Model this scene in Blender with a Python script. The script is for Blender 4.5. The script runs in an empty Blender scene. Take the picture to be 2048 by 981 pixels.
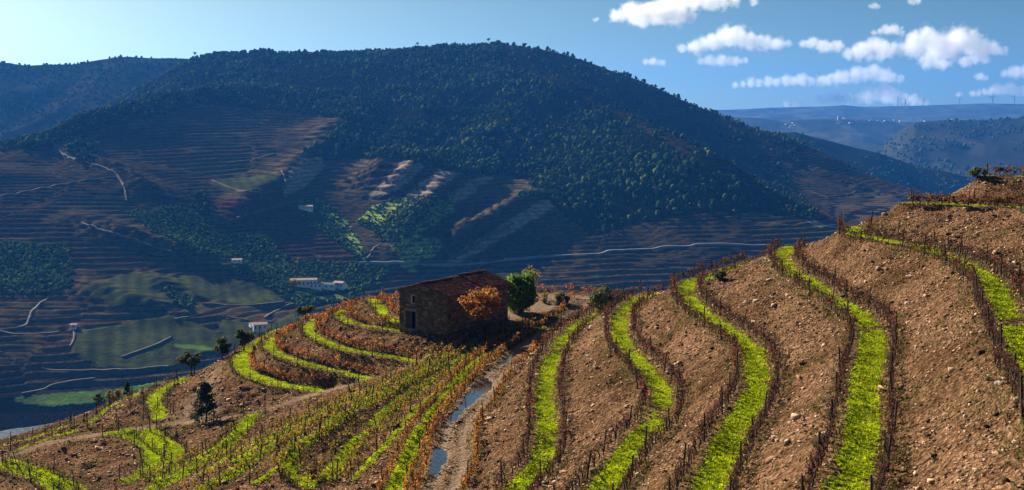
import bpy, math, random
import numpy as np
from mathutils import Vector

# ------------------------------------------------------------------ camera, light, exposure
FPX, CX, CY, HOR = 2196.0, 1024.0, 490.5, 235.0      # photograph in 2048 x 981 pixels
PITCH = math.atan((CY - HOR) / FPX)
CAMZ = 200.0                                          # camera height over the river
SUN_AZ, SUN_EL = math.radians(40), math.radians(24)   # sun ahead and to the left of the view

scene = bpy.context.scene
cam_data = bpy.data.cameras.new('camera')
cam_data.sensor_width = 36.0
cam_data.lens = 36.0 * FPX / 2048.0
cam_data.clip_start = 0.5
cam_data.clip_end = 80000
cam = bpy.data.objects.new('camera', cam_data)
scene.collection.objects.link(cam)
cam.location = (0, 0, CAMZ)
cam.rotation_euler = (math.pi / 2 - PITCH, 0, 0)
scene.camera = cam

world = bpy.data.worlds.new('World')
scene.world = world
world.use_nodes = True
wn = world.node_tree
bg = wn.nodes['Background']
sky = wn.nodes.new('ShaderNodeTexSky')
sky.sky_type = 'NISHITA'
sky.sun_disc = False
sky.sun_elevation = SUN_EL
sky.sun_rotation = -SUN_AZ
sky.altitude = 100
sky.air_density = 0.35
sky.dust_density = 0.75
sky.ozone_density = 3.0
tint = wn.nodes.new('ShaderNodeMix'); tint.data_type = 'RGBA'; tint.blend_type = 'MULTIPLY'
tint.inputs[0].default_value = 1.0
tint.inputs[7].default_value = (0.66, 0.79, 0.55, 1)      # cool white balance of the photograph
wn.links.new(sky.outputs[0], tint.inputs[6])
wn.links.new(tint.outputs[2], bg.inputs[0])
bg.inputs[1].default_value = 0.05

sun_data = bpy.data.lights.new('sun', 'SUN')
sun_data.energy = 5.0
sun_data.angle = math.radians(0.5)
sun_data.color = (1.0, 0.90, 0.76)
sun = bpy.data.objects.new('sun', sun_data)
scene.collection.objects.link(sun)
SUNV = Vector((-math.sin(SUN_AZ) * math.cos(SUN_EL), math.cos(SUN_AZ) * math.cos(SUN_EL), math.sin(SUN_EL)))
sun.rotation_euler = SUNV.to_track_quat('Z', 'Y').to_euler()
sun.location = (-300, 300, 500)

scene.view_settings.view_transform = 'Standard'
scene.view_settings.look = 'None'
scene.view_settings.exposure = 1.4
scene.view_settings.gamma = 1.0
scene.cycles.max_bounces = 6
scene.cycles.diffuse_bounces = 2
scene.cycles.glossy_bounces = 2
scene.cycles.transparent_max_bounces = 6
scene.cycles.volume_bounces = 4

# ------------------------------------------------------------------ helpers
rng = np.random.RandomState(7)
random.seed(7)
COL = scene.collection


def ray(x, y):
    u = (np.asarray(x, float) - CX) / FPX
    v = -(np.asarray(y, float) - CY) / FPX
    return np.stack([u, math.cos(PITCH) + v * math.sin(PITCH), -math.sin(PITCH) + v * math.cos(PITCH)], -1)


def at_h(x, y, h):                                    # point of a pixel, h metres under the camera
    d = ray(x, y)
    return d * (np.asarray(h, float) / -d[..., 2])[..., None] + np.array([0, 0, CAMZ])


def at_d(x, y, dist):                                 # point of a pixel, dist metres ahead
    d = ray(x, y)
    return d * (np.asarray(dist, float) / d[..., 1])[..., None] + np.array([0, 0, CAMZ])


def project(P):
    P = np.asarray(P, float)
    X, Y, Z = P[..., 0], P[..., 1], P[..., 2] - CAMZ
    fw = Y * math.cos(PITCH) - Z * math.sin(PITCH)
    up = Y * math.sin(PITCH) + Z * math.cos(PITCH)
    fw = np.where(fw < 0.1, 0.1, fw)
    return CX + FPX * X / fw, CY - FPX * up / fw


def hash2(ix, iy, seed):
    n = (ix.astype(np.int64) * 374761393 + iy.astype(np.int64) * 668265263 + seed * 1274126177) & 0x7fffffff
    n = ((n ^ (n >> 13)) * 1274126177) & 0x7fffffff
    return ((n ^ (n >> 16)) & 0xffff) / 65535.0


def vnoise(x, y, seed=0):
    x = np.asarray(x, float); y = np.asarray(y, float)
    ix = np.floor(x); iy = np.floor(y)
    fx = x - ix; fy = y - iy
    fx = fx * fx * (3 - 2 * fx); fy = fy * fy * (3 - 2 * fy)
    a = hash2(ix, iy, seed); b = hash2(ix + 1, iy, seed)
    c = hash2(ix, iy + 1, seed); d = hash2(ix + 1, iy + 1, seed)
    return (a * (1 - fx) + b * fx) * (1 - fy) + (c * (1 - fx) + d * fx) * fy


def fbm(x, y, seed=0, octs=4):
    s = 0; a = 0.5; f = 1.0
    for k in range(octs):
        s = s + a * (vnoise(x * f, y * f, seed + k * 17) - 0.5) * 2
        a *= 0.5; f *= 2.03
    return s


def smooth(e0, e1, x):
    t = np.clip((x - e0) / (e1 - e0), 0, 1)
    return t * t * (3 - 2 * t)


def in_poly(x, y, poly):
    r = np.zeros(np.shape(x), bool)
    n = len(poly)
    for i in range(n):
        x0, y0 = poly[i]; x1, y1 = poly[(i + 1) % n]
        if y0 == y1:
            continue
        c = ((y0 > y) != (y1 > y)) & (x < (x1 - x0) * (y - y0) / (y1 - y0) + x0)
        r ^= c
    return r


def resample(P, step):
    P = np.asarray(P, float)
    L = np.r_[0, np.cumsum(np.linalg.norm(np.diff(P[:, :2], axis=0), axis=1))]
    n = max(2, int(L[-1] / step) + 1)
    s = np.linspace(0, L[-1], n)
    return np.stack([np.interp(s, L, P[:, k]) for k in range(P.shape[1])], -1)


def spline(P, per=8):                                 # Catmull-Rom through the traced points
    P = np.asarray(P, float)
    if len(P) < 3:
        return P
    Q = np.vstack([2 * P[0] - P[1], P, 2 * P[-1] - P[-2]])
    out = []
    for i in range(1, len(Q) - 2):
        t = np.linspace(0, 1, per, endpoint=False)[:, None]
        a, b, c, d = Q[i - 1], Q[i], Q[i + 1], Q[i + 2]
        out.append(0.5 * (2 * b + (c - a) * t + (2 * a - 5 * b + 4 * c - d) * t ** 2 + (3 * b - a - 3 * c + d) * t ** 3))
    out.append(P[-1:])
    return np.vstack(out)


def mesh_np(name, V, F, smooth_shade=False):          # V (n,3), F (m,3) or (m,4)
    me = bpy.data.meshes.new(name)
    V = np.ascontiguousarray(V, np.float32); F = np.ascontiguousarray(F, np.int32)
    me.vertices.add(len(V)); me.vertices.foreach_set('co', V.ravel())
    m, k = F.shape
    me.loops.add(m * k); me.loops.foreach_set('vertex_index', F.ravel())
    me.polygons.add(m)
    me.polygons.foreach_set('loop_start', np.arange(0, m * k, k, dtype=np.int32))
    me.polygons.foreach_set('loop_total', np.full(m, k, np.int32))
    if smooth_shade:
        me.polygons.foreach_set('use_smooth', np.ones(m, bool))
    me.update(calc_edges=True)
    return me


def attr_f(me, name, vals):
    a = me.attributes.new(name, 'FLOAT', 'POINT')
    a.data.foreach_set('value', np.ascontiguousarray(vals, np.float32))


def attr_c(me, name, rgb):
    a = me.attributes.new(name, 'FLOAT_COLOR', 'POINT')
    c = np.ones((len(rgb), 4), np.float32); c[:, :3] = rgb
    a.data.foreach_set('color', c.ravel())


def link(name, me, m=None, parent=None):
    o = bpy.data.objects.new(name, me)
    COL.objects.link(o)
    if m is not None:
        for k in (m if isinstance(m, (list, tuple)) else [m]):
            o.data.materials.append(k)
    if parent is not None:
        o.parent = parent
    return o


def tag(o, label=None, cat=None, group=None, kind=None):
    if label: o['label'] = label
    if cat: o['category'] = cat
    if group: o['group'] = group
    if kind: o['kind'] = kind
    return o


def empty(name, loc, rz=0.0):
    o = bpy.data.objects.new(name, None)
    COL.objects.link(o)
    o.location = loc; o.rotation_euler = (0, 0, rz)
    o.empty_display_size = 0.3
    return o


class MB:                                             # collects boxes, tubes and quads into one mesh
    def __init__(s):
        s.v = []; s.f = []

    def add(s, V, F):
        n = len(s.v)
        s.v += [tuple(p) for p in V]
        s.f += [tuple(i + n for i in q) for q in F]

    def box(s, x0, x1, y0, y1, z0, z1):
        s.add([(x0, y0, z0), (x1, y0, z0), (x1, y1, z0), (x0, y1, z0), (x0, y0, z1), (x1, y0, z1), (x1, y1, z1), (x0, y1, z1)],
              [(0, 3, 2, 1), (4, 5, 6, 7), (0, 1, 5, 4), (1, 2, 6, 5), (2, 3, 7, 6), (3, 0, 4, 7)])

    def tube(s, pts, rad, n=6, cap=True):
        pts = [Vector(p) for p in pts]
        rings = []
        for i, p in enumerate(pts):
            t = (pts[min(i + 1, len(pts) - 1)] - pts[max(i - 1, 0)]).normalized()
            a = t.cross(Vector((0.31, 0.95, 0.05))).normalized()
            b = t.cross(a).normalized()
            r = rad[i] if isinstance(rad, (list, tuple)) else rad
            rings.append([p + (a * math.cos(2 * math.pi * k / n) + b * math.sin(2 * math.pi * k / n)) * r for k in range(n)])
        V = [q for rg in rings for q in rg]
        F = []
        for i in range(len(pts) - 1):
            for k in range(n):
                F.append((i * n + k, i * n + (k + 1) % n, (i + 1) * n + (k + 1) % n, (i + 1) * n + k))
        if cap:
            F.append(tuple(range(n))[::-1]); F.append(tuple((len(pts) - 1) * n + k for k in range(n)))
        s.add(V, F)

    def mesh(s, name, sm=False):
        me = bpy.data.meshes.new(name)
        me.from_pydata(s.v, [], s.f)
        if sm:
            me.polygons.foreach_set('use_smooth', [True] * len(me.polygons))
        me.update()
        return me

    def build(s, name, m, parent=None, sm=False):
        return link(name, s.mesh(name, sm), m, parent)


# ------------------------------------------------------------------ materials
def new_mat(name):
    m = bpy.data.materials.new(name)
    m.use_nodes = True
    nt = m.node_tree
    b = nt.nodes['Principled BSDF']
    b.inputs['Roughness'].default_value = 0.9
    b.inputs['Specular IOR Level'].default_value = 0.04
    return m, nt, b


def N(nt, t, **kw):
    n = nt.nodes.new(t)
    for k, v in kw.items():
        setattr(n, k, v)
    return n


def noise_node(nt, scale, detail=4, coord=None, rough=0.55, dim='3D'):
    n = N(nt, 'ShaderNodeTexNoise'); n.noise_dimensions = dim
    n.inputs['Scale'].default_value = scale; n.inputs['Detail'].default_value = detail; n.inputs['Roughness'].default_value = rough
    if coord is not None:
        nt.links.new(coord, n.inputs['Vector'])
    return n


def ramp(nt, src, stops):
    r = N(nt, 'ShaderNodeValToRGB')
    el = r.color_ramp.elements
    while len(el) < len(stops):
        el.new(0.5)
    for e, (p, c) in zip(el, stops):
        e.position = p; e.color = (*c, 1) if len(c) == 3 else c
    nt.links.new(src, r.inputs[0])
    return r.outputs[0]


def math_n(nt, op, a, b=None, clamp=False):
    n = N(nt, 'ShaderNodeMath', operation=op); n.use_clamp = clamp
    for i, v in enumerate((a, b)):
        if v is None: continue
        if isinstance(v, (int, float)): n.inputs[i].default_value = v
        else: nt.links.new(v, n.inputs[i])
    return n.outputs[0]


def mix_c(nt, fac, a, b, mode='MIX'):
    n = N(nt, 'ShaderNodeMix', data_type='RGBA', blend_type=mode)
    for i, v in ((0, fac), (6, a), (7, b)):
        if isinstance(v, (int, float)): n.inputs[i].default_value = v
        elif isinstance(v, tuple): n.inputs[i].default_value = (*v, 1)
        else: nt.links.new(v, n.inputs[i])
    return n.outputs[2]


def obj_coord(nt):
    return N(nt, 'ShaderNodeTexCoord').outputs['Object']


def simple_mat(name, c, rough=0.85, var=0.25, scale=3.0, spec=0.04, bump=0.0, bscale=20.0):
    m, nt, b = new_mat(name)
    co = obj_coord(nt)
    n = noise_node(nt, scale, 4, co)
    lo = tuple(v * (1 - var) for v in c); hi = tuple(min(1, v * (1 + var)) for v in c)
    nt.links.new(ramp(nt, n.outputs['Fac'], [(0.3, lo), (0.7, hi)]), b.inputs['Base Color'])
    b.inputs['Roughness'].default_value = rough
    b.inputs['Specular IOR Level'].default_value = spec
    if bump:
        n2 = noise_node(nt, bscale, 3, co)
        bp = N(nt, 'ShaderNodeBump'); bp.inputs['Strength'].default_value = bump; bp.inputs['Distance'].default_value = 0.05
        nt.links.new(n2.outputs['Fac'], bp.inputs['Height']); nt.links.new(bp.outputs[0], b.inputs['Normal'])
    return m


def leaf_mat(name, trans=0.35, attr='col'):           # colour of every leaf or stone comes with its geometry
    m, nt, b = new_mat(name)
    a = N(nt, 'ShaderNodeAttribute', attribute_name=attr)
    nt.links.new(a.outputs['Color'], b.inputs['Base Color'])
    b.inputs['Roughness'].default_value = 0.7
    b.inputs['Specular IOR Level'].default_value = 0.15 if trans > 0 else 0.0
    if trans > 0:
        tr = N(nt, 'ShaderNodeBsdfTranslucent')
        nt.links.new(a.outputs['Color'], tr.inputs[0])
        mx = N(nt, 'ShaderNodeMixShader'); mx.inputs[0].default_value = trans
        out = nt.nodes['Material Output']
        nt.links.new(b.outputs[0], mx.inputs[1]); nt.links.new(tr.outputs[0], mx.inputs[2]); nt.links.new(mx.outputs[0], out.inputs[0])
    return m


M_leaf = leaf_mat('leaf', 0.5)
M_farleaf = leaf_mat('far_foliage', 0.0)
M_stone = leaf_mat('loose_stone', 0.0)
M_bark = simple_mat('bark', (0.07, 0.05, 0.035), var=0.4, scale=8)
M_vinewood = simple_mat('vine_wood', (0.045, 0.028, 0.02), var=0.4, scale=10)
M_post = simple_mat('post_wood', (0.06, 0.045, 0.036), var=0.4, scale=12)

# ------------------------------------------------------------------ far hills
def tps(pts, smooth_l=0.0):                           # thin plate surface through (x, y, z)
    P = np.asarray(pts, float)
    sc = 500.0
    A = P[:, :2] / sc
    n = len(P)
    r2 = ((A[:, None] - A[None]) ** 2).sum(-1)
    K = 0.5 * r2 * np.log(r2 + 1e-12) + smooth_l * np.eye(n)
    Q = np.c_[np.ones(n), A]
    M = np.zeros((n + 3, n + 3)); M[:n, :n] = K; M[:n, n:] = Q; M[n:, :n] = Q.T
    w = np.linalg.solve(M, np.r_[P[:, 2], 0, 0, 0])

    def ev(x, y):
        sh = np.shape(x)
        B = np.stack([np.ravel(x), np.ravel(y)], -1) / sc
        out = np.empty(len(B))
        for i in range(0, len(B), 40000):
            b = B[i:i + 40000]
            q = ((b[:, None] - A[None]) ** 2).sum(-1)
            out[i:i + 40000] = (0.5 * q * np.log(q + 1e-12)) @ w[:n] + w[n] + b @ w[n + 1:]
        return out.reshape(sh)
    return ev


MAIN_CTRL = []
for x, col in {
    -250: [(860, 733), (740, 790), (640, 880), (560, 950), (450, 1060), (350, 1180)],
    0: [(835, 738), (740, 790), (640, 880), (560, 960), (450, 1080), (330, 1260)],
    250: [(775, 780), (720, 815), (640, 890), (560, 975), (500, 1045), (406, 1170), (350, 1260), (245, 1480)],
    500: [(655, 900), (610, 960), (540, 1060), (470, 1150), (390, 1280), (300, 1470), (195, 1740), (144, 2350)],
    720: [(560, 1080), (529, 1125), (450, 1230), (400, 1310), (320, 1470), (230, 1700), (150, 1950), (108, 2220)],
    950: [(600, 1060), (532, 1160), (450, 1280), (360, 1440), (250, 1700), (150, 1980), (90, 2230)],
    1150: [(580, 1080), (510, 1180), (420, 1310), (300, 1560), (200, 1830), (116, 2180)],
    1300: [(600, 1070), (499, 1200), (400, 1330), (295, 1560), (172, 2170)],
    1400: [(570, 1120), (493, 1210), (352, 1430), (290, 1900), (216, 2140)],
    1500: [(550, 1140), (492, 1220), (402, 1370), (345, 1780), (248, 2080)],
    1600: [(500, 1200), (470, 1240), (437, 1330), (400, 1640), (285, 2000)],
    1700: [(480, 1230), (440, 1450), (405, 1660), (330, 1950)],
    1850: [(470, 1250), (420, 1500), (388, 1830)],
    2050: [(460, 1300), (430, 1600), (420, 1900)],
    330: [(165, 2050)], 400: [(136, 2300)], 610: [(129, 2300)], 250.5: [(225, 1950)],
    150: [(268, 1500), (268, 1900)], 0.5: [(312, 1330), (310, 1800)], -250.5: [(330, 1290)],
}.items():
    for y, d in col:
        MAIN_CTRL.append(at_d(x, y, d))
for x, y, d in [(500, 144, 2350), (720, 108, 2220), (950, 90, 2230), (1150, 116, 2180), (1300, 172, 2170), (1430, 226, 2120),
                (1600, 285, 2000), (1850, 388, 1830), (330, 165, 2050), (2050, 420, 1900), (1200, 134, 2190), (830, 97, 2220), (1060, 97, 2210)]:
    p = at_d(x, y, d)
    if (x, y) in ((1430, 226), (1200, 134), (830, 97), (1060, 97)):
        MAIN_CTRL.append(p)
    MAIN_CTRL.append(p + np.array([0.15 * p[0], 420, -150]))
base_main = tps(MAIN_CTRL, 0.02)


def hit_surface(x, y, zf, d0=700, d1=2400, step=6.0):  # where the ray of a pixel meets a height field
    x = np.atleast_1d(np.asarray(x, float)); y = np.atleast_1d(np.asarray(y, float))
    ds = np.arange(d0, d1, step)
    r = ray(x, y)
    T = ds[None] / r[:, 1:2]
    X = r[:, 0:1] * T; Y = np.broadcast_to(ds[None], X.shape); Z = CAMZ + r[:, 2:3] * T
    below = Z < zf(X, Y)
    k = np.argmax(below, 1)
    k = np.where(below.any(1), np.maximum(k, 1), len(ds) - 1)
    i = np.arange(len(x))
    return np.stack([X[i, k], Y[i, k], Z[i, k]], -1)


RIDGES = [  # traced crest lines of the spurs: pixels, height, half width
    ([(1000, 160), (1090, 180), (1170, 215), (1290, 285), (1400, 347), (1500, 396), (1600, 433)], 34, 55),
    ([(60, 305), (110, 292), (180, 266), (300, 236), (420, 211), (510, 190)], 26, 45),
    ([(810, 318), (775, 355), (735, 398)], 24, 34),
    ([(890, 335), (830, 380), (765, 425)], 24, 34),
    ([(965, 345), (905, 395), (850, 450), (795, 515)], 27, 36),
    ([(1125, 380), (1050, 430), (980, 475), (880, 528)], 28, 34),
    ([(660, 300), (610, 335), (560, 385), (450, 447)], 20, 36),
    ([(110, 300), (230, 350), (330, 410), (345, 440)], 12, 22),
    ([(150, 440), (250, 478), (345, 505), (470, 545), (560, 590)], 12, 24),
    ([(270, 545), (300, 560), (350, 590)], 6, 18),
    ([(150, 575), (230, 600), (345, 635)], 8, 20),
    ([(1480, 262), (1580, 320), (1660, 360), (1780, 395)], 14, 30),
    ([(420, 130), (340, 190), (250, 235)], 14, 45),
    ([(760, 190), (700, 250), (640, 300)], 20, 42),
    ([(900, 180), (850, 250), (800, 310)], 16, 40),
    ([(1050, 200), (1000, 270), (930, 330)], 13, 38),
]
ridge_world = []
for pts, A, w in RIDGES:
    q = resample(np.array(pts, float), 12)
    h = hit_surface(q[:, 0], q[:, 1], base_main)
    ridge_world.append((h, A, w))

nu, nv = 520, 700
uu = np.linspace(-0.68, 0.62, nu)
tt = np.linspace(0, 1, nv)
yy = 690 + (2750 - 690) * (0.55 * tt + 0.45 * tt ** 2)
GY = np.repeat(yy[:, None], nu, 1)
GX = GY * uu[None]
GZ = base_main(GX, GY)
for h, A, w in ridge_world:
    bx0, bx1 = h[:, 0].min() - 3 * w, h[:, 0].max() + 3 * w
    by0, by1 = h[:, 1].min() - 3 * w, h[:, 1].max() + 3 * w
    sel = (GX > bx0) & (GX < bx1) & (GY > by0) & (GY < by1)
    xs, ys = GX[sel], GY[sel]
    dm = np.full(len(xs), 1e9); km = np.zeros(len(xs), int)
    for k in range(len(h)):
        d2 = (xs - h[k, 0]) ** 2 + (ys - h[k, 1]) ** 2
        b = d2 < dm
        dm[b] = d2[b]; km[b] = k
    fade = smooth(-0.5, len(h) * 0.25 + 1, np.minimum(km, len(h) - 1 - km))
    GZ[sel] += A * np.exp(-(np.sqrt(dm) / w) ** 1.4) * (0.35 + 0.65 * fade)
GZ += fbm(GX / 130, GY / 130, 3, 4) * 7
PXX, PYY = project(np.stack([GX, GY, GZ], -1))

# land cover and painted lit bands, traced as outlines on the hill
FOREST = [
    [(300, 90), (500, 60), (1000, 40), (1500, 200), (1620, 290), (1560, 330), (1640, 440), (1520, 425), (1400, 425), (1260, 450), (1180, 470), (1113, 415), (1061, 372),
     (1057, 361), (998, 350), (946, 348), (877, 337), (808, 320), (790, 318), (652, 318), (635, 312), (600, 305), (640, 285), (690, 245), (680, 236), (560, 222), (480, 216),
     (400, 208), (300, 232), (180, 263), (100, 290), (0, 305), (-300, 310), (-300, 60)],
    [(130, 285), (180, 268), (190, 300), (170, 330), (150, 315)],
    [(385, 390), (412, 380), (420, 430), (395, 425)],
]
OLIVE = [
    [(250, 425), (360, 411), (416, 442), (443, 470), (527, 470), (582, 515), (572, 525), (409, 512), (346, 477), (298, 460)],
    [(600, 401), (645, 401), (694, 439), (714, 484), (739, 525), (714, 519), (669, 480), (610, 442)],
    [(433, 529), (589, 519), (700, 529), (775, 532), (766, 560), (700, 600), (600, 612), (582, 600), (502, 560)],
    [(745, 411), (815, 394), (877, 394), (870, 411), (822, 463), (794, 494), (766, 484), (756, 467), (711, 442)],
    [(877, 401), (912, 394), (905, 425), (842, 467), (888, 484), (870, 512), (815, 529), (780, 494), (822, 467)],
    [(-300, 470), (0, 484), (132, 494), (145, 525), (139, 574), (114, 588), (0, 588), (-300, 600)],
    [(330, 570), (385, 605), (380, 625), (345, 608)],
    [(1035, 385), (1115, 375), (1120, 385), (1040, 402)],
]
FIELD = [
    [(357, 550), (443, 550), (540, 574), (575, 605), (485, 612), (367, 588)],
    [(150, 575), (270, 545), (357, 555), (367, 590), (345, 612), (230, 612)],
    [(152, 660), (346, 630), (443, 667), (426, 702), (346, 735), (200, 735), (140, 700)],
    [(443, 640), (499, 643), (560, 650), (540, 690), (430, 700)],
    [(540, 655), (600, 610), (640, 640), (560, 690)],
    [(415, 362), (560, 350), (572, 370), (540, 387), (450, 380)],
]
REDV = [
    [(423, 401), (606, 387), (617, 397), (541, 422), (450, 449), (419, 432)],
    [(506, 439), (606, 418), (624, 449), (700, 477), (700, 525), (589, 515), (534, 470)],
    [(260, 295), (350, 300), (350, 308), (270, 304)], [(445, 300), (525, 298), (530, 308), (450, 307)],
    [(285, 240), (420, 245), (425, 252), (290, 248)], [(770, 360), (890, 360), (960, 375), (1000, 380), (1010, 395), (900, 385), (780, 375)],
    [(1575, 420), (1650, 442), (1690, 455), (1640, 455)], [(380, 420), (405, 415), (415, 430), (395, 432)],
]
MEADOW = [
    [(30, 795), (110, 788), (250, 775), (330, 760), (330, 775), (185, 806), (90, 812), (30, 806)],
    [(350, 688), (430, 697), (425, 704), (350, 697)], [(790, 520), (830, 530), (835, 548), (815, 540)],
    [(1065, 378), (1120, 378), (1120, 388), (1068, 388)],
]

LIT_BANDS = [  # sunlit spur flanks, their light put into the colour as pale bands
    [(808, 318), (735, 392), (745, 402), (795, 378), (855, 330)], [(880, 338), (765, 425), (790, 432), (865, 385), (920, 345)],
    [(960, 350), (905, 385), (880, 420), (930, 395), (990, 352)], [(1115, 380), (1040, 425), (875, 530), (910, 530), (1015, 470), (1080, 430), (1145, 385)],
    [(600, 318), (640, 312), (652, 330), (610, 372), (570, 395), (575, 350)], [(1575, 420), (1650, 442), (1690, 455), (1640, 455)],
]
LIME = [  # yellow-green grove strips, colour raised further to look sunlit
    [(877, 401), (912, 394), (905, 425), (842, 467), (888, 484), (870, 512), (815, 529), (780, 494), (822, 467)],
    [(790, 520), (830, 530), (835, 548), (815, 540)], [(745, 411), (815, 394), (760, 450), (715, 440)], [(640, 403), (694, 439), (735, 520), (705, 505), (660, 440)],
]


def mask(polys):
    m = np.zeros(GX.shape, bool)
    wx = PXX + fbm(GX / 25, GY / 25, 41, 3) * 7; wy = PYY + fbm(GX / 25, GY / 25, 43, 3) * 4
    for p in polys:
        m |= in_poly(wx, wy, p)
    return m


m_for, m_oli, m_fie, m_red, m_mea = mask(FOREST), mask(OLIVE), mask(FIELD), mask(REDV), mask(MEADOW)
m_oli &= ~m_for
m_litband, m_lime = mask(LIT_BANDS), mask(LIME)
ter = np.where(m_for | m_fie | m_mea, 0.0, 1.0)
scrub = m_for & in_poly(PXX, PYY, [(1000, 60), (1500, 200), (1640, 300), (1600, 420), (1400, 330), (1250, 240), (1010, 120)])
ter[scrub] = 0.7
ter[m_oli] = 0.5
ter = np.where(GZ < 6, 0, ter)
wob = fbm(GX / 60, GY / 60, 11, 3) * 1.6
STEP = 3.6
plot = hash2(np.floor(GX / 150 + 0.6 * vnoise(GX / 90, GY / 90, 12)), np.floor(GY / 170 + 0.6 * vnoise(GX / 80, GY / 80, 13)), 9)
wob = wob + fbm(GX / 260, GY / 260, 14, 2) * 7 + plot * 3.0
zz = (GZ + wob) / (STEP * (0.85 + 0.4 * plot))
fr = zz - np.floor(zz)
terz = (np.floor(zz) + smooth(0.45, 1.0, fr)) * (STEP * (0.85 + 0.4 * plot)) - wob   # flat bench, then bank
GZT = GZ + (terz - GZ) * ter * 0.85
GZT = np.maximum(GZT, -3.0)

c_soil = np.array([0.055, 0.038, 0.030]); c_bank = np.array([0.105, 0.085, 0.045]); c_vine = np.array([0.026, 0.019, 0.016])
pat = fbm(GX / 90, GY / 90, 23, 4)[..., None]
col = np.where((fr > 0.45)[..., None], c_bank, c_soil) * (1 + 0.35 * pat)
col = np.where(((fr > 0.12) & (fr < 0.36))[..., None], c_vine * (1 + 0.4 * pat), col)
red = np.where((fr > 0.1)[..., None] & (fr < 0.5)[..., None], np.array([0.20, 0.055, 0.04]), np.array([0.12, 0.075, 0.05]))
redp = (fbm(GX / 70, GY / 14, 31, 3) > 0.33) & (ter > 0.9)
col = np.where(m_red[..., None], red, col)
col = np.where((redp & ~m_red)[..., None], col * 0.55 + np.array([0.10, 0.05, 0.02]) * 0.55, col)
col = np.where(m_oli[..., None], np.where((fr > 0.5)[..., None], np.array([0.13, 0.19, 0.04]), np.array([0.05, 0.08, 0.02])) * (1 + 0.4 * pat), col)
col = np.where(m_for[..., None], np.array([0.018, 0.024, 0.010]) * (1 + 0.5 * pat), col)
col = np.where(scrub[..., None], np.array([0.035, 0.028, 0.02]) * (1 + 0.5 * pat), col)
rowdir = np.sin((GX * 0.85 + GY * 0.3) / 1.7 + 2 * fbm(GX / 120, GY / 120, 25, 2))
fcol = np.array([0.075, 0.08, 0.032]) * (1 + 0.35 * pat)
col = np.where(m_fie[..., None], fcol * (0.72 + 0.16 * rowdir + 0.25 * fbm(GX / 20, GY / 20, 27, 3))[..., None], col)
col = np.where(m_mea[..., None], np.array([0.10, 0.16, 0.03]) * (1 + 0.5 * pat), col)
low = (GZT < 4) & ~m_mea
col = np.where(low[..., None], np.array([0.022, 0.026, 0.014]), col)

idx = np.arange(nu * nv).reshape(nv, nu)
quads = np.stack([idx[:-1, :-1], idx[:-1, 1:], idx[1:, 1:], idx[1:, :-1]], -1).reshape(-1, 4)
col = col * (0.75 + 0.5 * plot)[..., None]
keepc = m_fie | m_mea
col = np.where(keepc[..., None], col * np.array([0.95, 1.05, 0.8]), np.where((fr > 0.5)[..., None] & (ter > 0.4)[..., None], col * np.array([0.88, 0.83, 0.70]), col * np.array([0.28, 0.27, 0.26])))  # banks lightened against the benches, sunlight put into their colour
col = np.where(m_litband[..., None] & ~m_for[..., None], np.where((fr > 0.5)[..., None], np.array([0.40, 0.31, 0.235]), np.array([0.15, 0.115, 0.09])) * (1 + 0.4 * pat), col)  # painted sunlight: paler banks and benches inside the lit bands
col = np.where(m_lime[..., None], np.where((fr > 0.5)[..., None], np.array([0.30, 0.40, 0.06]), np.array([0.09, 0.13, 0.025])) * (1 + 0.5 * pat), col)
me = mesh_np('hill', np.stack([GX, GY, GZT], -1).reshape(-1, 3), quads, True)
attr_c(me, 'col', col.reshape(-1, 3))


def land_mat(name, nscale=0.15, bump=0.6, bdist=1.5):
    m, nt, b = new_mat(name)
    a = N(nt, 'ShaderNodeAttribute', attribute_name='col')
    g = N(nt, 'ShaderNodeNewGeometry').outputs['Position']
    n = noise_node(nt, nscale, 5, g, 0.65)
    v = ramp(nt, n.outputs['Fac'], [(0.25, (0.55, 0.55, 0.55)), (0.75, (1.45, 1.42, 1.38))])
    nt.links.new(mix_c(nt, 1.0, a.outputs['Color'], v, 'MULTIPLY'), b.inputs['Base Color'])
    bp = N(nt, 'ShaderNodeBump'); bp.inputs['Strength'].default_value = bump; bp.inputs['Distance'].default_value = bdist
    n2 = noise_node(nt, nscale * 2.5, 4, g, 0.65)
    nt.links.new(n2.outputs['Fac'], bp.inputs['Height']); nt.links.new(bp.outputs[0], b.inputs['Normal'])
    b.inputs['Specular IOR Level'].default_value = 0.0
    return m


M_land = land_mat('hillside')
main_hill = tag(link('hill', me, M_land), kind='structure')


def zmain(x, y):                                      # height of the finished hill
    x = np.asarray(x, float); y = np.asarray(y, float)
    r = np.interp(y, yy, np.arange(nv)); c = (x / y - uu[0]) / (uu[1] - uu[0])
    r = np.clip(r, 0, nv - 1.001); c = np.clip(c, 0, nu - 1.001)
    i = r.astype(int); j = c.astype(int); fr_, fc = r - i, c - j
    return (GZT[i, j] * (1 - fr_) * (1 - fc) + GZT[i + 1, j] * fr_ * (1 - fc) + GZT[i, j + 1] * (1 - fr_) * fc + GZT[i + 1, j + 1] * fr_ * fc)


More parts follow.
